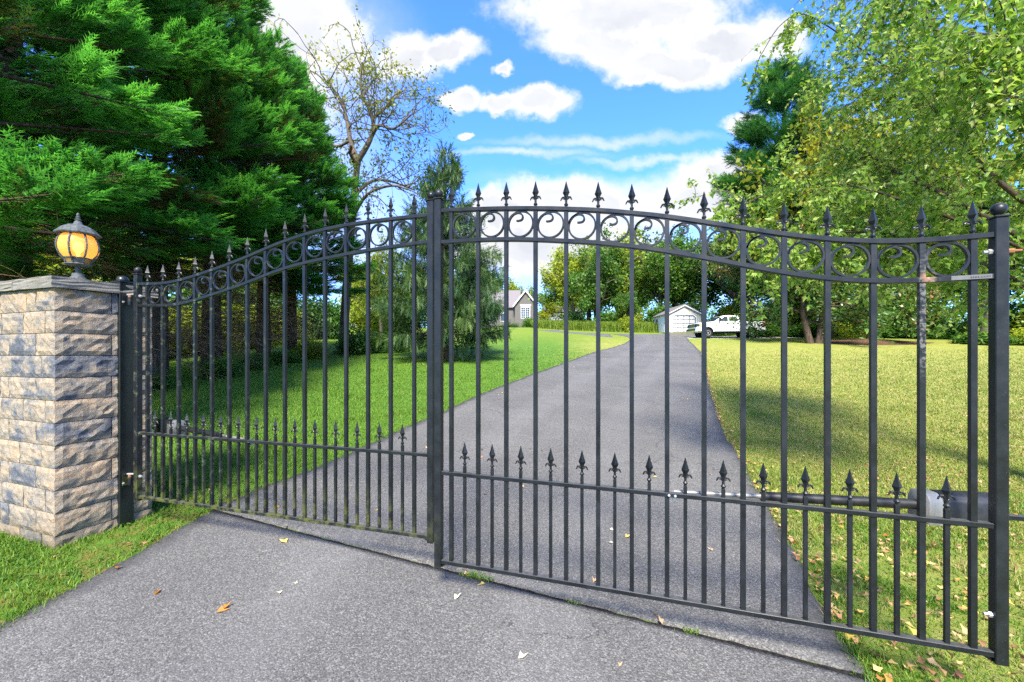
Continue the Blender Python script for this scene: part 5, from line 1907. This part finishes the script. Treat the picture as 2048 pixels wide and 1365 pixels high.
for i, (x, y, r_, h_, k_, mk_, lab) in enumerate([(24.6, 40.8, 2.4, 1.7, 'b', 'shrub', 'green bush at the tail of the pickup'), (21.4, 43.6, 2.2, 1.2, 'a', 'shrub', 'low bush seen under the pickup between its wheels'), (28.2, 39.6, 2.6, 1.6, 'b', 'shrub', 'yellowish bush behind the magnolia with two trunks'),
                                                  (31.5, 39.0, 2.8, 1.7, 'a', 'lime', 'pale bush left of the mulched magnolia trunk'), (35.0, 38.0, 2.8, 1.5, 'b', 'shrub', 'bush right of the mulched magnolia trunk'), (38.2, 36.6, 2.6, 1.9, 'a', 'shrub', 'dark green weedy bush in the shade behind the wide bars'),
                                                  (33.6, 29.6, 1.9, 1.1, 'b', 'shrub', 'low weedy bush at the lawn edge near the hinge post'), (36.2, 28.6, 2.2, 1.6, 'a', 'lime', 'light green bush at the far right lawn edge'), (30.5, 46, 3.2, 4.2, 'b', 'shrub', 'tall rounded bush behind the pickup, under the wood'), (36.5, 43, 3.5, 4.6, 'a', 'shrub', 'large dark bush filling the gap under the wood')]):
    shrub(lab, x, y, r_, h_, k_, mk_, bg_)
wg_ = 'bushes along the foot of the wood'
for i, (x, y, r_, h_, k_, mk_, lab) in enumerate([(9.5, 63, 2.8, 3.4, 'a', 'shrub', 'bush at the foot of the wood, first behind the tall grass bank'), (13.2, 58.5, 2.4, 3.2, 'b', 'shrub', 'dark bush behind the bank, below the tall dark tree'), (17.2, 60.5, 2.8, 4.0, 'a', 'lime', 'yellowish bush behind the garage window side'),
                                                  (20.6, 58, 2.8, 4.2, 'b', 'shrub', 'bush right behind the garage roof'), (24.6, 57.5, 3.0, 4.6, 'a', 'shrub', 'big bush between the garage and the pickup hood'), (28.6, 54, 3.0, 4.4, 'b', 'lime', 'pale bush behind the pickup cab'), (33, 52, 3.2, 4.6, 'a', 'shrub', 'bush behind the pickup tail, in the shade of the wood'),
                                                  (41, 43, 3.6, 4.8, 'b', 'shrub', 'broad dark bush near the right end of the wood'), (44.5, 38, 3.4, 4.4, 'a', 'shrub', 'dark bush at the right end of the wood, by the hinge post'), (43, 33, 2.8, 3.0, 'b', 'lime', 'pale bush at the picture edge beyond the hinge post')]):
    shrub(lab, x, y, r_, h_, k_, mk_, wg_)
shrub('rounded clipped bush in front of the stone gable', 3.2, 76.5, 1.9, 2.3, 'a')
shrub('low clipped hedge bush under the stone house window', -.3, 77, 2.4, 1.3, 'c')
shrub('bush by the fence in front of the pale far house', 10.2, 84, 2.2, 1.8, 'a', 'lime')
shrub('bright leafy bush behind the bank left of the garage', 14.6, 52.0, 1.5, 2.3, 'b', 'lime')


def blades(P, h, wd, g, lean=.45, seg=2):
    """grass blades as short bent ribbons -> triangles"""
    n = len(P)
    az = g.uniform(0, 2 * PI, n)
    s = np.c_[np.cos(az), np.sin(az), 0 * az]
    az2 = az + PI / 2 + g.normal(0, .6, n)
    dl = np.c_[np.cos(az2), np.sin(az2), 0 * az2] * (np.abs(g.normal(0, lean, n)) * h)[:, None]
    up = np.c_[0 * az, 0 * az, h]
    a, b = P - s * wd[:, None] / 2, P + s * wd[:, None] / 2
    m1 = P + up * .6 + dl * .35
    c, d = m1 - s * wd[:, None] * .4, m1 + s * wd[:, None] * .4
    tip = P + up * .95 + dl
    V = np.stack([a, b, c, d, tip], 1).reshape(-1, 3)
    o = np.arange(n)[:, None] * 5
    F = np.concatenate([o + np.array([[0, 1, 3]]), o + np.array([[0, 3, 2]]), o + np.array([[2, 3, 4]])])
    return V, F


# tall grass on the bank left of the garage
g = np.random.default_rng(95)
n = 26000
x = g.uniform(3.5, 18, n)
y = g.uniform(0, 1, n) * 9 + np.interp(x, [3, 8, 12, 18], [66, 56, 52, 50])
P = np.c_[x, y, gz(x, y)]
V, F = blades(P, g.uniform(.7, 1.5, n), g.uniform(.05, .10, n), g, .5)
tag(mk('tall_grass', V, F, M['reed'], None, False, None, {'tint': np.repeat(np.clip(g.normal(.55, .2, n), 0, 1), 5)}), 'bank of tall pale grass along the far edge of the drive', None, None, 'stuff')

# mown lawn grass, thinning with distance
g = np.random.default_rng(96)
n = 640000
yy = 1.6 * (27 / 1.6) ** g.uniform(0, 1, n) ** .92
xx = g.uniform(-1.32, 1.32, n) * yy
inp = np.abs((xx - PC[0]) * ea[0] + (yy - PC[1]) * ea[1] - PW / 2) < PW / 2 + .01
inp &= np.abs((xx - PC[0]) * eb[0] + (yy - PC[1]) * eb[1] - PD / 2) < PD / 2 + .01
ok = ~on_road(xx, yy, -.005 - .075 * g.uniform(0, 1, n) ** 3) & ~inp
# keep bare patches and clumps
nzv = np.sin(xx * 3.1 + 1.3 * np.sin(yy * 2.3)) + np.sin(yy * 4.1 + 1.7 * np.sin(xx * 1.9)) + .8 * np.sin(xx * 9.3 + yy * 7.7)
bare = (xx > 1.9) & (yy < 3.6) & (nzv + (xx - 2.0) * 2.2 > .8)
ok &= ~(bare & (g.uniform(0, 1, n) < .8))
ok &= g.uniform(0, 1, n) < np.clip((27.5 - yy) / 15, 0, 1)
stripm = (xx < -3) & (xx > -4.1) & (yy < 5.2)
ok &= ~(stripm & (g.uniform(0, 1, n) < .35 + .45 * ((nzv > .2) & (xx > -3.75))))
xx, yy, nzv = xx[ok], yy[ok], nzv[ok]
n = len(xx)
P = np.c_[xx, yy, gz(xx, yy) - .004]
dist = np.hypot(xx, yy)
h = g.uniform(.016, .046, n) * np.where(xx < -2.9, 1.15, .95) * (1 + .02 * dist)
wd = .0026 + .0008 * dist * g.uniform(.7, 1.3, n)
h = h * np.where(np.sin(xx * 2.3 + 2 * np.sin(yy * 1.7)) + np.sin(yy * 2.9 + 1.4 * np.sin(xx * 1.3)) > 1.05, 1.7, 1.0)
V, F = blades(P, h, wd, g, .85)
lf = np.sin(xx * .9 + 1.1 * np.sin(yy * .7)) + np.sin(yy * .8 + 2 + 1.2 * np.sin(xx * .55))
dryp = 1 / (1 + np.exp(-(xx - .10 * yy + .75 * nzv + .9 * lf - 2.4) / .9))
T = np.where(g.uniform(0, 1, n) < dryp * .80, g.uniform(.55, 1.0, n), g.uniform(.05, .52, n))
T = np.where((xx < 0) & (g.uniform(0, 1, n) < .10), g.uniform(.5, .75, n), T)
tag(mk('grass', V, F, M['blade'], None, False, None, {'tint': np.repeat(T, 5)}), 'short mown grass blades on both sides of the drive', None, None, 'stuff')

# clover-like ground leaves beside the pillar
g = np.random.default_rng(97)
n = 5200
x = g.uniform(-6, -3.25, n)
y = g.uniform(1.9, 5.6, n)
keep = (np.sin(x * 5 + y * 3) + np.sin(y * 6.1 - x * 2) > -.2)
inp = (np.abs((x - PC[0]) * ea[0] + (y - PC[1]) * ea[1] - PW / 2) < PW / 2) & (np.abs((x - PC[0]) * eb[0] + (y - PC[1]) * eb[1] - PD / 2) < PD / 2)
keep &= ~inp
P = np.c_[x, y, gz(x, y) + g.uniform(.012, .04, n)][keep]
V, F = leaf_quads(P, .024, g, 2.0, .85)
tag(mk('clover', V, F, M['shrub'], None, False, None, {'tint': np.repeat(np.clip(g.normal(.55, .2, len(P)), 0, 1), 4)}), 'low clover leaves in the grass at the foot of the stone pillar', None, None, 'stuff')


# ---- fallen leaves
def litter(P, size, tint, g):
    n = len(P)
    nr_ = unit(g.normal(0, .45, (n, 3)) + np.array((0, 0, 1)))
    d = unit(np.cross(nr_, rand_unit(n, g)))
    s = np.cross(nr_, d)
    L_ = LB.copy()
    L_[:, 2] = np.array((0, .16, .10, .05, .08, .2, 0, .02))
    V = P[:, None] + size[:, None, None] * (s[:, None] * L_[None, :, 0:1] + d[:, None] * L_[None, :, 1:2] + nr_[:, None] * L_[None, :, 2:3])
    o8 = np.arange(n)[:, None] * 8
    Ft = np.concatenate([o8 + np.array([[a, b, c]]) for a, b, c in ((0, 1, 6), (1, 2, 7), (1, 7, 6), (2, 3, 7), (3, 4, 7), (4, 5, 6), (4, 6, 7), (5, 0, 6))])
    return V.reshape(-1, 3), Ft, np.repeat(tint, 8)


g = np.random.default_rng(98)
n = 8000
yy = 1.7 * (26 / 1.7) ** g.uniform(0, 1, n)
xx = g.uniform(-1.3, 1.3, n) * yy
pk = np.where(xx > np.interp(yy, RR[:, 1], RR[:, 0]), .85, .07)
ok = ~on_road(xx, yy, .02) & (g.uniform(0, 1, n) < pk)
ok &= ~((np.abs((xx - PC[0]) * ea[0] + (yy - PC[1]) * ea[1] - PW / 2) < PW / 2 + .03) & (np.abs((xx - PC[0]) * eb[0] + (yy - PC[1]) * eb[1] - PD / 2) < PD / 2 + .03))
xe = g.uniform(0, 1, 420)
ye = 2.3 + 14 * xe ** 1.15
xedge = np.interp(ye, RR[:, 1], RR[:, 0]) + np.abs(g.normal(0, .07, 420)) - .02
xx, yy = np.r_[xx[ok], xedge], np.r_[yy[ok], ye]
P = np.c_[xx, yy, gz(xx, yy) + .022 + g.uniform(0, .02, len(xx))]
V, F, T = litter(P, g.uniform(.028, .062, len(xx)), g.uniform(0, 1, len(xx)), g)
tag(mk('leaf_litter', V, F, M['litter'], None, False, None, {'tint': T}), 'brown and yellow fallen leaves strewn over the right lawn and along the asphalt edge', None, None, 'stuff')
# small leaves scattered farther up the drive
n = 150
yy = g.uniform(4.6, 30, n)
u_ = g.uniform(.04, .96, n)
xx = np.interp(yy, RL[:, 1], RL[:, 0]) * (1 - u_) + np.interp(yy, RR[:, 1], RR[:, 0]) * u_
V, F, T = litter(np.c_[xx, yy, gz(xx, yy) + .028], g.uniform(.03, .06, n), g.uniform(.1, 1, n), g)
tag(mk('driveway_litter', V, F, M['litter'], None, False, None, {'tint': T}), 'small dry leaves scattered up the driveway beyond the gate', None, None, 'stuff')

fl_me = {}


def fallen(label, x, y, s, key, curl=.16, rz=None):
    kk = (key, round(curl, 2))
    if kk not in fl_me:
        L_ = LB.copy()
        L_[:, 2] = np.array((0, .16, .10, .22, .08, .2, 0, .02)) * curl / .16
        L_ = np.r_[L_]
        fl_me[kk] = mesh_of('fallen_leaf', L_, LF, M[key])
    o = link('fallen_leaf', fl_me[kk], None, (x, y, gzf(x, y) + .0245), (rng.uniform(-.25, .25), rng.uniform(-.25, .25), rng.uniform(0, 6.28) if rz is None else rz), s)
    return tag(o, label, 'leaf', 'single leaves lying on the asphalt')


fallen('bright orange crumpled leaf alone on the asphalt apron, nearest the camera', -1.95, 2.74, .075, 'leaf_orange', .26)
fallen('second orange crumpled leaf touching the bright orange one on the apron', -1.925, 2.77, .055, 'leaf_orange', .3)
fallen('orange brown leaf on the apron, left of the crumpled bright orange leaf', -2.52, 2.93, .06, 'leaf_orange', .35)
fallen('tan leaf on the apron just in front of the joint, below the mossy gate leaf', -2.01, 3.70, .09, 'leaf_yellow', .22)
fallen('larger of two pale yellow leaves side by side on the apron', -1.67, 2.97, .062, 'leaf_pale', .14)
fallen('smaller of two pale yellow leaves side by side on the apron', -1.60, 3.06, .045, 'leaf_pale', .14)
fallen('brown curled leaf at the left asphalt edge by the grass', -3.12, 3.3, .06, 'leaf_orange', .3)
fallen('pinkish tan leaf lying on the dark joint under the mossy gate leaf', -2.20, 4.01, .06, 'leaf_tan', .3)
fallen('yellow leaf behind the bottom rail of the mossy gate leaf', -1.42, 4.36, .065, 'leaf_yellow', .2)
fallen('pale yellow leaf on the apron below the gate meeting posts', -.40, 2.88, .055, 'leaf_pale', .3)
fallen('yellow leaf pressed against the weed tuft in the joint', -.20, 3.07, .06, 'leaf_yellow', .2)
fallen('pinkish leaf at the end of the weed tuft in the joint', -.37, 3.19, .05, 'leaf_tan', .3)
fallen('long pale leaf low on the apron in the bottom middle', .036, 2.33, .055, 'leaf_pale', .4)
fallen('small pinkish leaf on the apron, bottom middle, right of the long pale one', .585, 2.27, .035, 'leaf_tan', .3)
fallen('uppermost of the pale leaves in a trio behind the leaf strewn side gate bars', .93, 3.96, .06, 'leaf_pale', .2)
fallen('broad pale leaf lowest in the trio behind the gate bars', .86, 3.70, .075, 'leaf_pale', .12)
fallen('yellow leaf of the trio behind the gate bars', 1.04, 3.80, .06, 'leaf_yellow', .25)
fallen('curled tan leaf just under the bottom rail of the gate', .60, 3.08, .055, 'leaf_tan', .5)
fallen('tan leaf in the dark joint toward the lawn side, above the small weed', .95, 2.62, .05, 'leaf_tan', .4)
fallen('rounded orange tan leaf beside the joint, before the lawn edge', .93, 2.72, .035, 'leaf_orange', .3)
fallen('orange leaf behind the gate near the left asphalt edge', -2.5, 4.45, .06, 'leaf_orange', .3)
fallen('pale leaf on the drive between the bars near the lawn edge', 1.72, 3.55, .055, 'leaf_tan', .2)


def weed(label, x, y, r_, n, hh_):
    g = np.random.default_rng(int(abs(x * 100)) + 5)
    root = thing('weed_tuft', label, 'weed', (x, y, gzf(x, y) + .012), -R(23), 'weeds growing in the asphalt joint')
    px = g.normal(0, r_, n)
    py = g.normal(0, .018, n)
    V, F = blades(np.c_[px, py, 0 * px], g.uniform(.4, 1, n) * hh_, g.uniform(.003, .006, n), g, .9)
    tag(mk('blades', V, F, M['blade'], root, False, None, {'tint': np.repeat(g.uniform(.2, .7, n), 5)}), None, None, None, 'stuff')
    m_ = n // 3
    V, F = leaf_quads(np.c_[g.normal(0, r_, m_), g.normal(0, .02, m_), g.uniform(.004, hh_ * .6, m_)], .022, g, 1.2, .6)
    tag(mk('leaves', V, F, M['shrub'], root, False, None, {'tint': np.repeat(g.uniform(.4, 1, m_), 4)}), None, None, None, 'stuff')


weed('larger green weed tuft in the joint below the gate meeting posts', -.28, 3.16, .075, 90, .06)
weed('small yellowish weed tuft in the joint toward the lawn', 1.10, 2.555, .035, 36, .03)
weed('tiny weed tuft in the joint halfway between the other two', .42, 2.855, .04, 24, .025)
